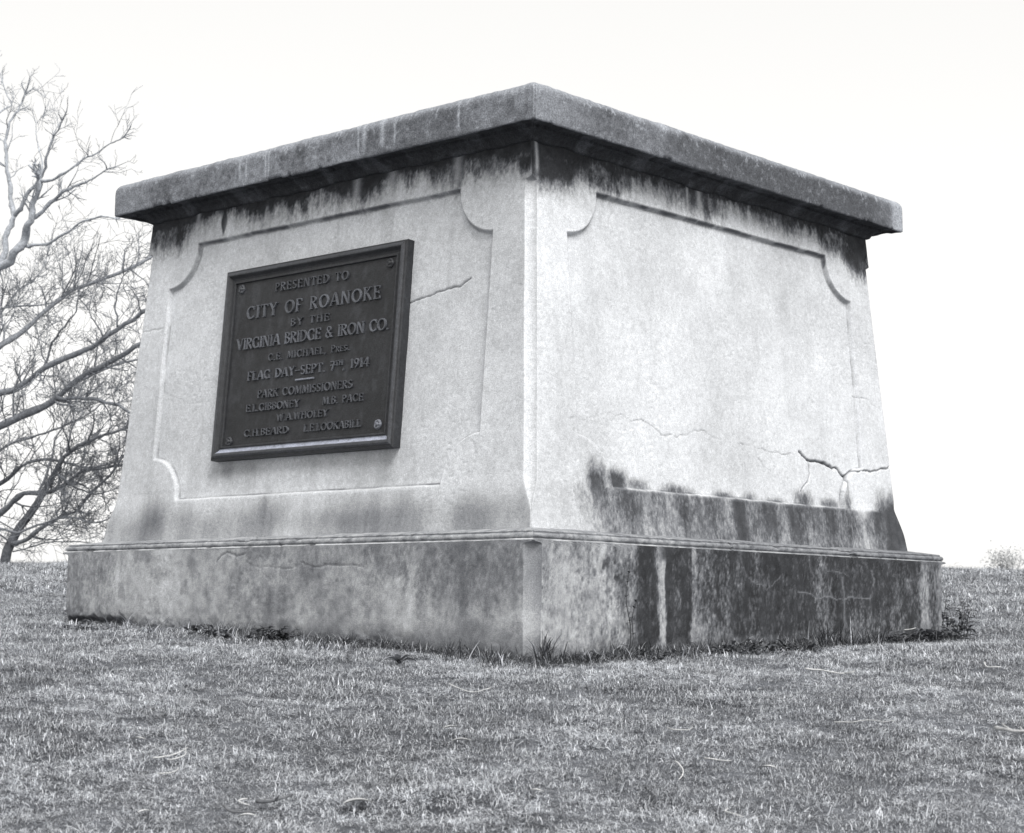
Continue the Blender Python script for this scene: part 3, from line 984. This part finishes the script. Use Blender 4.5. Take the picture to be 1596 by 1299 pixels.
# ------------------------------------------------------------------ bare trees on the crest
def smooth_path(pts, n):
    pts = np.array(pts, float)
    d = np.concatenate([[0], np.cumsum(np.linalg.norm(np.diff(pts, axis=0), axis=1))])
    t = np.linspace(0, d[-1], n)
    out = np.stack([pchip(d, pts[:, k])(t) for k in range(3)], 1) if len(pts) > 2 else np.stack([np.interp(t, d, pts[:, k]) for k in range(3)], 1)
    return out


def gnarl(path, amp, r):
    n = len(path)
    w = r.normal(0, 1, (n, 3))
    w = (w + np.roll(w, 1, 0) + np.roll(w, -1, 0)) / 2
    w[0] = 0
    return path + w * amp


def twig(mb, p, d, length, r0, level, r, alb):
    nseg = 5 if level < 2 else 4
    pts = [np.array(p, float)]
    d = d / np.linalg.norm(d)
    dirs = []
    for i in range(nseg):
        d = d + r.normal(0, .14, 3) + np.array([0, 0, .05])
        d /= np.linalg.norm(d)
        pts.append(pts[-1] + d * length / nseg)
        dirs.append(d)
    rad = np.linspace(r0, max(r0 * .42, .0032), nseg + 1)
    mb.tube(pts, rad, 4 if level < 2 else 3, alb, cap=False)
    if level >= 3 or length < .16:
        return
    for k in range(int(r.integers(2, 5)) + (1 if level == 0 else 0)):
        i = int(r.integers(1, nseg + 1))
        side = r.normal(0, 1, 3); side -= dirs[i - 1] * (side @ dirs[i - 1]); side /= np.linalg.norm(side) + 1e-9
        nd = dirs[i - 1] * r.uniform(.5, 1.0) + side * r.uniform(.5, 1.0)
        twig(mb, pts[i], nd, length * r.uniform(.40, .72), max(rad[i] * .68, .0035), level + 1, r, alb)


def limb(tree, mbt, pix, depth0, depth1, r0, r1, ntw, r, alb=.11, tw_len=(.5, 1.1), tw_lvl=0, start=None, bare=0.0):
    n0 = len(pix)
    pts = [at_depth(u, v, depth0 + (depth1 - depth0) * i / (n0 - 1)) for i, (u, v) in enumerate(pix)]
    if start is not None:
        pts = [np.array(start)] + pts
    path = smooth_path(pts, max(10, 4 * n0))
    path = gnarl(path, r1 * .3 + .007, r)
    rad = .62 * np.linspace(r0, r1, len(path)) * (1 + .10 * r.normal(0, 1, len(path)))
    mb = MB()
    mb.tube(path, rad, 8, alb)
    mb.build('limb', M_BARK, tree, origin=np.array(tree.location))
    tan = np.gradient(path, axis=0)
    for k in range(int(ntw * .8)):
        t = bare + (1 - bare) * r.random()
        i = min(len(path) - 1, int(t * len(path)))
        d = tan[i] / np.linalg.norm(tan[i])
        side = r.normal(0, 1, 3); side[2] += .25
        side -= d * (side @ d); side /= np.linalg.norm(side)
        twig(mbt, path[i], d * r.uniform(.3, .9) + side * r.uniform(.5, 1.0), r.uniform(*tw_len), min(rad[i] * .5, r.uniform(.010, .020)), tw_lvl, r, alb)
    # the limb ends in twigs
    for k in range(3):
        d = tan[-1] / np.linalg.norm(tan[-1]) + r.normal(0, .35, 3)
        twig(mbt, path[-1], d, r.uniform(*tw_len) * .8, max(r1 * .7, .006), 1, r, alb)
    return path


r = np.random.default_rng(77)
# the great tree: its trunk stands just outside the frame, its limbs reach in
p = at_depth(-190, 880, 27); gz_ = float(ground_z(p[0], p[1]))
tb = np.array([p[0], p[1], gz_])
big = thing('bare_oak_tree', 'large leafless tree with heavy limbs reaching towards the pedestal', 'tree', tb)
tr_path = [tb + [0, 0, -.3], tb + [.02, 0, .2], at_depth(-185, 760, 27), at_depth(-170, 640, 27), at_depth(-140, 520, 27.2), at_depth(-90, 470, 27.5), at_depth(-45, 455, 27.7)]
tp = gnarl(smooth_path(tr_path, 26), .02, r)
mbk = MB(); mbk.tube(tp, np.concatenate([np.linspace(.62, .42, 6), np.linspace(.41, .09, 20)]), 12, .11)
mbk.build('trunk', M_BARK, big, origin=tb)
mbt = MB()


def near_tp(v):
    # point of the trunk at about the height of pixel row v
    zz = at_depth(-150, v, 27)[2]
    return tp[int(np.argmin(np.abs(tp[:, 2] - zz)))]


L_ = lambda *q, **k: limb(big, mbt, *q, r, **k)
L_([(-60, 640), (0, 614), (50, 592), (69, 573), (127, 550), (166, 523), (221, 490), (262, 462)], 27, 25.0, .10, .045, 22, alb=.24, tw_len=(.4, 1.0), start=near_tp(660))
L_([(-60, 690), (0, 663), (50, 641), (92, 619), (127, 589), (166, 566), (204, 544), (250, 528)], 27, 25.5, .13, .04, 26, alb=.23, tw_len=(.4, 1.0), start=near_tp(700))
L_([(89, 620), (127, 621), (166, 627), (196, 641), (240, 652)], 26.3, 25.6, .045, .03, 16, alb=.23, tw_len=(.3, .8))
L_([(120, 594), (154, 581), (190, 567), (235, 555)], 26.2, 26.8, .035, .02, 10, alb=.23, tw_len=(.3, .7))
L_([(-60, 585), (0, 542), (39, 513), (77, 481), (108, 456), (142, 442), (193, 423), (231, 404), (255, 392)], 27.5, 29, .09, .03, 32, alb=.24, tw_len=(.4, 1.0), start=near_tp(600))
L_([(69, 571), (80, 540), (89, 523), (103, 505), (116, 489), (123, 462)], 26.2, 25.6, .032, .014, 8, alb=.23, tw_len=(.3, .7))
L_([(183, 510), (181, 490), (179, 473), (184, 455), (193, 430)], 25.4, 25.2, .025, .012, 6, alb=.23, tw_len=(.3, .6))
L_([(160, 524), (150, 505), (138, 486)], 25.5, 25.3, .022, .010, 5, alb=.23, tw_len=(.3, .6))
L_([(-20, 485), (40, 478), (90, 470), (120, 455)], 28, 28.5, .03, .012, 18, alb=.28, tw_len=(.4, .9))
L_([(-60, 540), (-10, 500), (30, 455), (60, 430), (75, 400)], 28.5, 29.5, .04, .012, 22, alb=.30, tw_len=(.4, .9))
# the upright top; halation against the bright sky painted in as paler bark
TOP = dict(alb=.40, tw_len=(.2, .5), tw_lvl=1)
L_([(-45, 455), (-10, 425), (14, 406), (33, 384), (42, 350), (51, 316), (62, 282)], 27.7, 27, .14, .06, 5, **TOP, bare=.3)
L_([(-10, 440), (2, 410), (6, 396), (12, 362), (22, 337), (17, 316), (18, 297), (11, 260), (8, 229), (11, 202), (28, 171), (37, 149)], 27.7, 28.3, .09, .022, 12, **TOP, bare=.5)
L_([(23, 337), (34, 322), (46, 300), (62, 282), (70, 262), (74, 245), (83, 214), (89, 202), (98, 192)], 27.8, 27.0, .06, .018, 8, **TOP, bare=.5)
L_([(64, 283), (85, 280), (102, 271), (133, 248), (169, 225), (187, 218)], 27.0, 26.4, .04, .014, 8, **TOP, bare=.3)
L_([(46, 347), (65, 330), (92, 303), (116, 291), (148, 277), (165, 264)], 27.3, 26.7, .06, .016, 12, **TOP, bare=.3)
L_([(40, 384), (71, 380), (105, 365), (129, 343), (154, 339), (176, 337)], 27.4, 26.5, .045, .018, 4, **TOP, bare=.5)
L_([(60, 285), (66, 262), (65, 242), (57, 217), (55, 192)], 27.1, 27.5, .022, .009, 4, **TOP, bare=.4)
L_([(-20, 200), (0, 175), (15, 165), (5, 130)], 28, 28.4, .03, .012, 12, **TOP)
o = mbt.build('twigs', M_BARK, big, origin=tb)
o['kind'] = 'stuff'

# the smaller tree standing on the crest, forked low
p = at_depth(8, 874, 28); gz_ = float(ground_z(p[0], p[1]))
sb = np.array([p[0], p[1], gz_])
small = thing('bare_low_tree', 'low leafless tree forking from the ground on the crest beside the pedestal', 'tree', sb)
mbt = MB()
mbk = MB()
tp2 = gnarl(smooth_path([sb + [0, 0, -.2], at_depth(10, 862, 28), at_depth(27, 827, 28), at_depth(50, 797, 27.9), at_depth(69, 762, 27.8), at_depth(100, 712, 27.5)], 16), .012, r)
mbk.tube(tp2, np.linspace(.085, .035, 16), 9, .15)
mbk.build('trunk', M_BARK, small, origin=sb)
S_ = lambda *q, **k: limb(small, mbt, *q, r, **k)
B2 = dict(alb=.22, tw_len=(.3, .9))
S_([(100, 712), (120, 697), (146, 685), (189, 670), (230, 650)], 27.5, 27, .05, .022, 20, **B2)
S_([(-40, 818), (0, 800), (39, 770), (85, 766), (127, 735), (181, 727), (215, 715)], 28.6, 27.3, .09, .025, 28, **B2)
S_([(18, 850), (31, 847), (77, 816), (119, 797), (146, 766), (173, 739), (200, 700)], 28, 27, .06, .02, 20, **B2)
S_([(-30, 822), (0, 825), (35, 829), (58, 818), (112, 808), (150, 815), (190, 800)], 27.2, 26.8, .035, .015, 16, **B2)
S_([(-40, 785), (8, 750), (35, 727), (85, 716), (130, 728), (180, 722)], 28.8, 28, .06, .02, 24, **B2)
S_([(60, 770), (75, 730), (90, 680), (112, 640), (128, 600)], 27.8, 28.2, .035, .014, 14, **B2)
S_([(-30, 720), (20, 690), (70, 675), (130, 650), (180, 610)], 28.8, 28.3, .04, .014, 22, **B2)
S_([(90, 740), (120, 760), (150, 770), (195, 755)], 27.6, 27.2, .03, .012, 14, **B2)
S_([(20, 860), (60, 850), (110, 845), (165, 850)], 27.8, 27.4, .02, .01, 12, **B2)
S_([(105, 705), (108, 680), (115, 655), (110, 630)], 27.5, 27.4, .03, .012, 8, **B2)
o = mbt.build('twigs', M_BARK, small, origin=sb)
o['kind'] = 'stuff'

# a far shrub over the crest on the other side, haze painted in as paleness
p = at_depth(1566, 880, 44)
hb = np.array([p[0], p[1], float(ground_z(p[0], p[1]))])
shrub = thing('far_shrub', 'pale rounded shrub on the skyline beyond the lawn', 'shrub', hb)
mb = MB(); mbl = MB()
top_z = at_depth(1566, 863, 44)[2]
for k in range(26):
    e = np.array([hb[0] + r.normal(0, .20), hb[1] + r.normal(0, .20), top_z - .04 - abs(r.normal(0, .12))])
    mb.tube(gnarl(smooth_path([hb + [0, 0, -.1], hb * .5 + e * .5 + r.normal(0, .06, 3), e], 6), .02, r), np.linspace(.02, .005, 6), 4, .3)
    for j in range(50):
        c = e + r.normal(0, .11, 3); s = r.normal(0, 1, 3); s /= np.linalg.norm(s)
        d = r.normal(0, 1, 3); d /= np.linalg.norm(d)
        mbl.strip([c, c + d * .03, c + d * .06], [.004, .016, .002], s, .6)
mb.build('stems', M_STRAW, shrub, origin=hb)
o = mbl.build('foliage', M_STRAW, shrub, origin=hb); o['kind'] = 'stuff'

# ------------------------------------------------------------------ lawn
tuft_col = bpy.data.collections.new('tuft_shapes')
r = np.random.default_rng(5)


def make_tuft(i, dry):
    mb_v = []; mb_f = []; al = []
    nb = 40
    for b in range(nb):
        px, py = r.normal(0, .042, 2)
        az = r.uniform(0, 2 * math.pi)
        flat = r.random() < (.55 if dry else .30)
        L = r.uniform(.016, .052) if not flat else r.uniform(.03, .075)
        lean = r.uniform(.2, 1.15) if not flat else r.uniform(1.2, 1.6)
        curl = r.uniform(.2, 1.3)
        w = r.uniform(.0009, .0019)
        d = np.array([math.cos(az), math.sin(az)])
        sx, sy = -d[1] * w, d[0] * w
        pos = np.array([px, py, r.uniform(.0, .012) if flat else -.004])
        n = len(mb_v); k = 4
        th = lean
        straw = r.random() < (.64 if dry else .40)
        base = r.uniform(.38, .78) if straw else r.uniform(.05, .18)
        for j in range(k):
            ww = (1, .95, .7, .12)[j]
            mb_v.append((pos[0] - sx * ww, pos[1] - sy * ww, pos[2]))
            mb_v.append((pos[0] + sx * ww, pos[1] + sy * ww, pos[2]))
            al += [base, base]
            st = L / (k - 1)
            pos = pos + np.array([d[0] * math.sin(th) * st, d[1] * math.sin(th) * st, max(math.cos(th), -.2) * st])
            th = min(th + curl * .45, 1.75)
        for j in range(k - 1):
            a = n + 2 * j
            mb_f.append((a, a + 1, a + 3, a + 2))
    me = mesh_np('tuft_shape', np.array(mb_v), np.array(mb_f), np.array(al))
    me.materials.append(M_GRASS)
    o = bpy.data.objects.new('tuft_shape_%02d' % i, me)
    tuft_col.objects.link(o)


NV = 8
for i in range(NV): make_tuft(i, False)
for i in range(NV): make_tuft(NV + i, True)


def scatter(s0, s1, dens, scale, seed):
    q = np.random.default_rng(seed)
    tw = .30 * s1 + 1.6
    n = int((s1 - s0) * 2 * tw * dens)
    s = q.uniform(s0, s1, n); t = q.uniform(-tw, tw, n)
    k = np.abs(t) < .30 * s + 1.6
    s, t = s[k], t[k]
    x = CAM[0] + s * SD[0] + t * RT[0]; y = CAM[1] + s * SD[1] + t * RT[1]
    pd = plinth_dist(x, y)
    k = (pd > .015) & (q.random(len(x)) > .97 * np.minimum(1, 1.6 * hollow(x, y)))
    x, y, s, t, pd = x[k], y[k], s[k], t[k], pd[k]
    dn = fbm(x * 1.6, y * 1.6, 4, 500) + .10 * sm(0, -3, t) + q.normal(0, .05, len(x))
    dry = dn > .50
    idx = q.integers(0, NV, len(x)) + NV * dry
    sc = scale * q.uniform(.7, 1.35, len(x)) * (.55 + 1.0 * fbm(x * 3.5, y * 3.5, 3, 510))
    sh = .55 + 1.15 * fbm(x * 7.0, y * 7.0, 4, 520, .7) + q.normal(0, .06, len(x))
    return x, y, ground_z(x, y), idx, sc, np.clip(sh, .5, 1.8), q.uniform(0, 6.28, len(x)), q.normal(0, .12, (len(x), 2))


def fringe(seed):
    # untrimmed darker growth where the mower cannot reach, along the two visible faces
    q = np.random.default_rng(seed)
    n = 2400
    a = q.uniform(-2.1, 2.1, n); d = np.abs(q.normal(.012, .05, n)) + .022
    f = q.random(n) < .5
    x = np.where(f, -2.043 - d, a); y = np.where(f, -a, -2.043 * A - d)
    k = fbm(a * 3 + f * 40, a * 0, 3, 530) + q.normal(0, .06, n) > .42
    k &= q.random(n) > np.minimum(1, 1.6 * hollow(x, y))
    x, y, d = x[k], y[k], d[k]; n = len(x)
    sh = np.clip(.22 + .55 * fbm(x * 4, y * 4, 2, 531) + q.normal(0, .1, n), .2, 1.0)
    return x, y, ground_z(x, y), q.integers(0, NV, n), q.uniform(.8, 1.8, n), sh, q.uniform(0, 6.28, n), q.normal(0, .12, (n, 2))


parts = [scatter(4.2, 9.5, 1050, .56, 1), scatter(9.5, 15, 520, .68, 2), fringe(6), scatter(15, 24, 130, 1.2, 3), scatter(24, 38, 60, 1.5, 4)]
cat = lambda i: np.concatenate([p_[i] for p_ in parts])
gx_, gy_, gz2, gi, gsc, gsh, grz = [cat(i) for i in range(7)]
gtl = np.concatenate([p_[7] for p_ in parts])
me = bpy.data.meshes.new('grass')
me.vertices.add(len(gx_))
me.vertices.foreach_set('co', np.stack([gx_, gy_, gz2], -1).astype(np.float32).ravel())
for nm, tp_, arr in (('tuft', 'INT', gi.astype(np.int32)), ('size', 'FLOAT', gsc.astype(np.float32)), ('shade', 'FLOAT', gsh.astype(np.float32))):
    at = me.attributes.new(nm, tp_, 'POINT'); at.data.foreach_set('value', arr)
at = me.attributes.new('turn', 'FLOAT_VECTOR', 'POINT')
at.data.foreach_set('vector', np.stack([gtl[:, 0], gtl[:, 1], grz], -1).astype(np.float32).ravel())
grass = obj('grass', me, M_GRASS)
tag(grass, 'short patchy winter grass covering the hillside lawn', 'grass', kind='stuff')
ng = bpy.data.node_groups.new('grass_scatter', 'GeometryNodeTree')
ng.interface.new_socket('Geometry', in_out='INPUT', socket_type='NodeSocketGeometry')
ng.interface.new_socket('Geometry', in_out='OUTPUT', socket_type='NodeSocketGeometry')
gi_n = ng.nodes.new('NodeGroupInput'); go_n = ng.nodes.new('NodeGroupOutput')
iop = ng.nodes.new('GeometryNodeInstanceOnPoints')
ci = ng.nodes.new('GeometryNodeCollectionInfo')
ci.inputs['Collection'].default_value = tuft_col
ci.inputs['Separate Children'].default_value = True
ci.inputs['Reset Children'].default_value = True
iop.inputs['Pick Instance'].default_value = True


def named(nm, t):
    n = ng.nodes.new('GeometryNodeInputNamedAttribute'); n.data_type = t
    n.inputs['Name'].default_value = nm
    return n.outputs['Attribute']


e2r = ng.nodes.new('FunctionNodeEulerToRotation')
ng.links.new(gi_n.outputs[0], iop.inputs['Points'])
ng.links.new(ci.outputs['Instances'], iop.inputs['Instance'])
ng.links.new(named('tuft', 'INT'), iop.inputs['Instance Index'])
ng.links.new(named('turn', 'FLOAT_VECTOR'), e2r.inputs[0])
ng.links.new(e2r.outputs[0], iop.inputs['Rotation'])
ng.links.new(named('size', 'FLOAT'), iop.inputs['Scale'])
ng.links.new(iop.outputs['Instances'], go_n.inputs[0])
md = grass.modifiers.new('scatter', 'NODES'); md.node_group = ng

# ------------------------------------------------------------------ weeds at the foot of the plinth
r = np.random.default_rng(21)


def base_point(u, v, out=.03):
    p = on_ground(u, v)
    d = plinth_dist(p[0], p[1])
    if d < out:     # push out of the plinth along the nearer face
        if abs(p[0] + 2.043) < abs(p[1] + 2.043 * A): p[0] = -2.043 - out
        else: p[1] = -2.043 * A - out
        p[2] = float(ground_z(p[0], p[1]))
    return p


def blade_clump(u, v, label, n, hgt, spread, alb, straw=.15, wid=.003, lean=(.05, .7)):
    p = base_point(u, v)
    e = thing('grass_clump', label, 'grass clump', p)
    mb = MB()
    for k in range(n):
        az = r.uniform(0, 6.283); d = np.array([math.cos(az), math.sin(az), 0])
        q = np.array([r.normal(0, spread), r.normal(0, spread), -.015])
        wq = q + p
        if plinth_dist(wq[0], wq[1]) < .012: continue
        L = 1.25 * hgt * r.uniform(.55, 1.1); th = r.uniform(*lean); pts = [q]
        for j in range(4):
            q = q + (d * math.sin(th) + np.array([0, 0, math.cos(th)])) * L / 4
            if plinth_dist(q[0] + p[0], q[1] + p[1]) < .006: q = q - d * math.sin(th) * L / 4
            pts.append(q); th += r.uniform(.05, .3)
        side = np.array([-d[1], d[0], 0])
        mb.strip(pts, [wid, wid * 1.1, wid, wid * .7, wid * .15], side, (.38 if r.random() < straw else alb) * r.uniform(.7, 1.3), .3)
    mb.build('blades', M_LEAF, e)['kind'] = 'stuff'
    return e


def leaf_shape(mb, q, d, L, W, up, droop, alb, lobes=0):
    pts = []; wid = []; k = 7
    th = up
    for j in range(k):
        t = j / (k - 1)
        pts.append(q.copy())
        ww = math.sin(math.pi * min(1, .08 + .92 * t) ** .8) * W
        if lobes: ww *= .6 + .4 * abs(math.sin(t * math.pi * lobes))
        wid.append(max(ww, W * .06))
        q = q + (d * math.cos(th) + np.array([0, 0, math.sin(th)])) * L / (k - 1)
        th -= droop / (k - 1)
    mb.strip(pts, wid, np.array([-d[1], d[0], 0]), alb, .35)


def rosette(u, v, label, n, L, alb):
    p = base_point(u, v, .06)
    e = thing('weed_rosette', label, 'weed', p)
    for k in range(n):
        az = 6.283 * k / n + r.normal(0, .2); d = np.array([math.cos(az), math.sin(az), 0])
        mb = MB()
        leaf_shape(mb, np.array([0, 0, .008]), d, L * r.uniform(.75, 1.15), L * .17, r.uniform(.6, 1.1), r.uniform(.9, 1.7), alb * r.uniform(.4, 3.2), 3)
        mb.build('leaf', M_LEAF, e)
    return e


def leafy(u, v, label, n, spread, hgt, L, alb, out=.05):
    p = base_point(u, v, out)
    e = thing('leafy_weed', label, 'weed', p)
    mbs = MB(); leaves = MB()
    t1 = np.array([1.0, 0, 0]) if abs(p[1] + 2.043 * A) < .4 else np.array([0, 1.0, 0])
    for k in range(int(n * 1.9)):
        q0 = t1 * r.normal(0, spread * 1.2) + np.array([r.normal(0, .03), r.normal(0, .03), 0])
        wq = q0 + p
        if plinth_dist(wq[0], wq[1]) < .02: continue
        q0[2] = float(ground_z(wq[0], wq[1])) - p[2]
        H = 1.3 * hgt * r.uniform(.3, 1.0)
        top = q0 + np.array([r.normal(0, .03), r.normal(0, .03), H])
        mbs.tube([q0, q0 * .5 + top * .5 + r.normal(0, .006, 3), top], [.0025, .002, .0015], 4, alb * .8)
        for j in range(int(r.integers(3, 7))):
            t = r.random(); q = q0 * (1 - t) + top * t
            az = r.uniform(0, 6.283); d = np.array([math.cos(az), math.sin(az), 0])
            if plinth_dist(q[0] + p[0] + d[0] * L, q[1] + p[1] + d[1] * L) < .01: d = -d
            leaf_shape(leaves, q, d, L * r.uniform(.6, 1.2), L * r.uniform(.18, .3), r.uniform(0, .9), r.uniform(.5, 1.6), alb * r.uniform(.6, 1.9))
    mbs.build('stems', M_LEAF, e)['kind'] = 'stuff'
    o = leaves.build('foliage', M_LEAF, e); o['kind'] = 'stuff'
    return e


blade_clump(832, 1032, 'dark upright grass clump growing against the near corner of the plinth', 60, .15, .035, .06)
blade_clump(705, 1030, 'spiky dark grass clump below the plaque side of the plinth', 46, .11, .05, .07)
blade_clump(762, 1038, 'low sprawling grass clump between the spiky clump and the plinth corner', 46, .085, .06, .08)
blade_clump(1300, 1008, 'broad bushy grass clump against the black streaked plinth face', 130, .15, .13, .055)
blade_clump(900, 1030, 'sparse straw coloured grass fringe just past the plinth corner', 26, .09, .09, .2, straw=.5)
blade_clump(215, 985, 'curled dry straw clump beside the washed-out hollow', 80, .12, .08, .16, straw=.65, lean=(.3, 1.3))
blade_clump(300, 990, 'pale straw fringe along the plaque side of the plinth', 70, .09, .12, .2, straw=.7, lean=(.3, 1.2))
blade_clump(540, 1012, 'thin straw fringe under the lime stained plinth face', 40, .07, .12, .15, straw=.5, lean=(.3, 1.2))
rosette(622, 1038, 'flat broad-leaved weed rosette in the grass below the plaque', 12, .11, .10)
leafy(425, 1003, 'dark pointed leafy weed against the plaque side of the plinth', 9, .04, .09, .06, .05)
leafy(1125, 1022, 'low dark leafy weed under the clean streak of the plinth', 10, .08, .05, .05, .06)
leafy(1228, 1020, 'small dark leafy weed beside the bushy grass clump', 10, .07, .06, .05, .05)
leafy(1040, 1028, 'tiny leafy weeds in a row under the black streaked plinth', 9, .12, .035, .04, .07)
leafy(1455, 1002, 'tangled dark creeper leaves at the far right corner of the plinth', 24, .17, .07, .07, .075)
leafy(1490, 985, 'taller dark creeper climbing round the far right corner of the plinth', 10, .06, .22, .06, .07, .03)
leafy(1180, 1020, 'ragged dark leafy weeds spreading under the black streaked plinth between two smaller weeds', 10, .14, .05, .045, .07)
leafy(1375, 1004, 'ragged low weeds between the bushy grass clump and the creeper', 8, .12, .05, .05, .07)
leafy(330, 996, 'withered low weed among the pale straw fringe', 10, .12, .05, .05, .07)
blade_clump(480, 1014, 'tousled grass clump beside the dark pointed weed', 60, .09, .09, .10, straw=.4, lean=(.2, 1.1))
blade_clump(1080, 1028, 'spiky low grass clump under the clean pale run of the plinth', 60, .09, .09, .07, straw=.25)
leafy(140, 985, 'withered low weed in the washed-out hollow under the plinth', 8, .10, .05, .05, .10)

# thin dead weed stalk leaning on the plinth
p = base_point(958, 1022, .03)
e = thing('weed_stalk', 'thin dead weed stalk leaning against the plinth near its corner', 'weed', p)
for dx, hh in ((0, .46), (.05, .30)):
    mb = MB()
    pts = [np.array([0, 0, -.02]), np.array([dx * .4 + .02, .0, hh * .3]), np.array([dx - .01, .008, hh * .65]), np.array([dx * 1.2 + .025, .012, hh])]
    mb.tube(smooth_path(pts, 12), np.linspace(.0035, .0016, 12), 5, .05)
    mb.build('stem', M_LEAF, e)
    mb = MB()
    for t in (.45, .6, .72, .85, .95):
        q = smooth_path(pts, 20)[int(t * 19)]
        for sgn in (-1, 1):
            leaf_shape(mb, q, np.array([sgn * .95, -.25, 0]), r.uniform(.015, .04), .006, r.uniform(.2, 1), 1.0, .06)
    mb.build('withered_leaves', M_LEAF, e)

# ------------------------------------------------------------------ litter on the lawn
def stalk(name, cat, u0, v0, u1, v1, rad, alb, label, bend=.03, lift=.025, spurs=0):
    p0 = on_ground(u0, v0); p1 = on_ground(u1, v1)
    c = (p0 + p1) / 2
    k = 9; t = np.linspace(0, 1, k)
    pts = p0[None] * (1 - t[:, None]) + p1[None] * t[:, None] - c
    side = np.cross(p1 - p0, [0, 0, 1.]); side /= np.linalg.norm(side) + 1e-9
    pts += side[None] * (np.sin(t * math.pi) * bend + r.normal(0, rad * .3, k))[:, None]
    pts[:, 2] = ground_z(pts[:, 0] + c[0], pts[:, 1] + c[1]) - c[2] + lift * 1.25
    mb = MB(); mb.tube(pts, np.linspace(rad, rad * .55, k), 6, alb * 1.05)
    if spurs:
        e = thing(name, label, cat, c)
        mb.build('stem', M_STRAW, e)
        for s in range(spurs):
            i = int(r.integers(2, k - 1)); d = r.normal(0, 1, 3); d[2] = abs(d[2]) * .3; d /= np.linalg.norm(d)
            m2 = MB(); m2.tube([pts[i], pts[i] + d * .03, pts[i] + d * .055 + [0, 0, .005]], [rad * .6, rad * .5, rad * .3], 5, alb)
            m2.build('spur', M_STRAW, e)
    else:
        tag(mb.build(name, M_STRAW, loc=c), label, cat)


stalk('dry_stalk', 'straw', 700, 1078, 765, 1084, .0028, .5, 'long pale straw lying flat before the near plinth corner')
stalk('fallen_twig', 'twig', 1255, 1053, 1332, 1058, .0045, .46, 'pale straight twig lying before the bushy grass clump', spurs=2)
stalk('fallen_twig', 'twig', 1552, 1147, 1605, 1153, .009, .34, 'thick forked twig on the lawn well out from the streaked plinth', spurs=2)
stalk('dry_stalk', 'straw', 238, 1197, 292, 1180, .003, .5, 'pale straw crossing another at one end in the dry turf')
stalk('dry_stalk', 'straw', 262, 1200, 288, 1182, .0026, .46, 'shorter straw meeting the long pale straw at a point')
stalk('dry_stalk', 'straw', 1053, 1202, 1058, 1230, .0032, .52, 'short bowed pale straw standing out alone in greener turf', bend=-.02)
stalk('fallen_twig', 'twig', 400, 1266, 455, 1255, .0065, .12, 'dark bent twig half sunk in the turf', spurs=1)
stalk('fallen_twig', 'twig', 350, 1272, 402, 1284, .0055, .14, 'dark straight twig beside the bent one', spurs=1)
stalk('dry_stalk', 'straw', 1098, 1196, 1140, 1200, .003, .44, 'thin straw lying beside a dead leaf')
stalk('dry_stalk', 'straw', 1135, 1276, 1158, 1290, .003, .5, 'curved pale straw lying low on the slope', bend=.03)
stalk('dry_stalk', 'straw', 1300, 1140, 1392, 1136, .0026, .36, 'long faint straw nearly parallel to the streaked plinth')
stalk('dry_stalk', 'straw', 1040, 1148, 1080, 1146, .0026, .38, 'short faint straw in the middle of the lawn')
stalk('dry_stalk', 'straw', 1535, 1043, 1560, 1050, .004, .52, 'stout pale straw beyond the creeper corner')
stalk('dry_stalk', 'straw', 1410, 1004, 1470, 978, .0028, .5, 'long pale stem slanting across the creeper leaves', lift=.07)
stalk('dry_stalk', 'straw', 245, 1222, 278, 1212, .0026, .42, 'faint straw downhill of the crossed pair')
stalk('dry_stalk', 'straw', 384, 1262, 388, 1272, .003, .5, 'stubby upright straw by the dark twigs')


def dead_leaf(u, v, L, alb, label):
    p = on_ground(u, v)
    mb = MB()
    az = r.uniform(-.6, .6) + YAW - math.pi / 2
    d = np.array([math.cos(az), math.sin(az), 0])
    leaf_shape(mb, -d * L / 2 + np.array([0, 0, .026]), d, L, L * .24, .25, .5, alb)
    tag(mb.build('dead_leaf', M_STRAW, loc=p), label, 'leaf')


dead_leaf(1197, 1210, .075, .48, 'curled pale dead leaf on the greener turf')
dead_leaf(560, 1266, .10, .40, 'large pale dead leaf curling over shadowed turf')
dead_leaf(386, 1288, .065, .5, 'pale dead leaf at the tip of the straight dark twig')
dead_leaf(705, 1148, .07, .36, 'dull dead leaf downhill of the flat straw')
dead_leaf(720, 1168, .08, .48, 'pale narrow dead leaf lying below the dull one')
dead_leaf(227, 1280, .05, .5, 'small bright dead leaf in dry turf')
dead_leaf(1390, 1137, .04, .55, 'tiny bright dead leaf at the end of the long faint straw')
dead_leaf(1187, 1085, .04, .55, 'tiny bright dead leaf out from the streaked plinth')
dead_leaf(215, 1165, .06, .48, 'pale dead leaf uphill of the crossed straws')
dead_leaf(835, 1248, .06, .46, 'broad pale dead leaf among dark tufts')
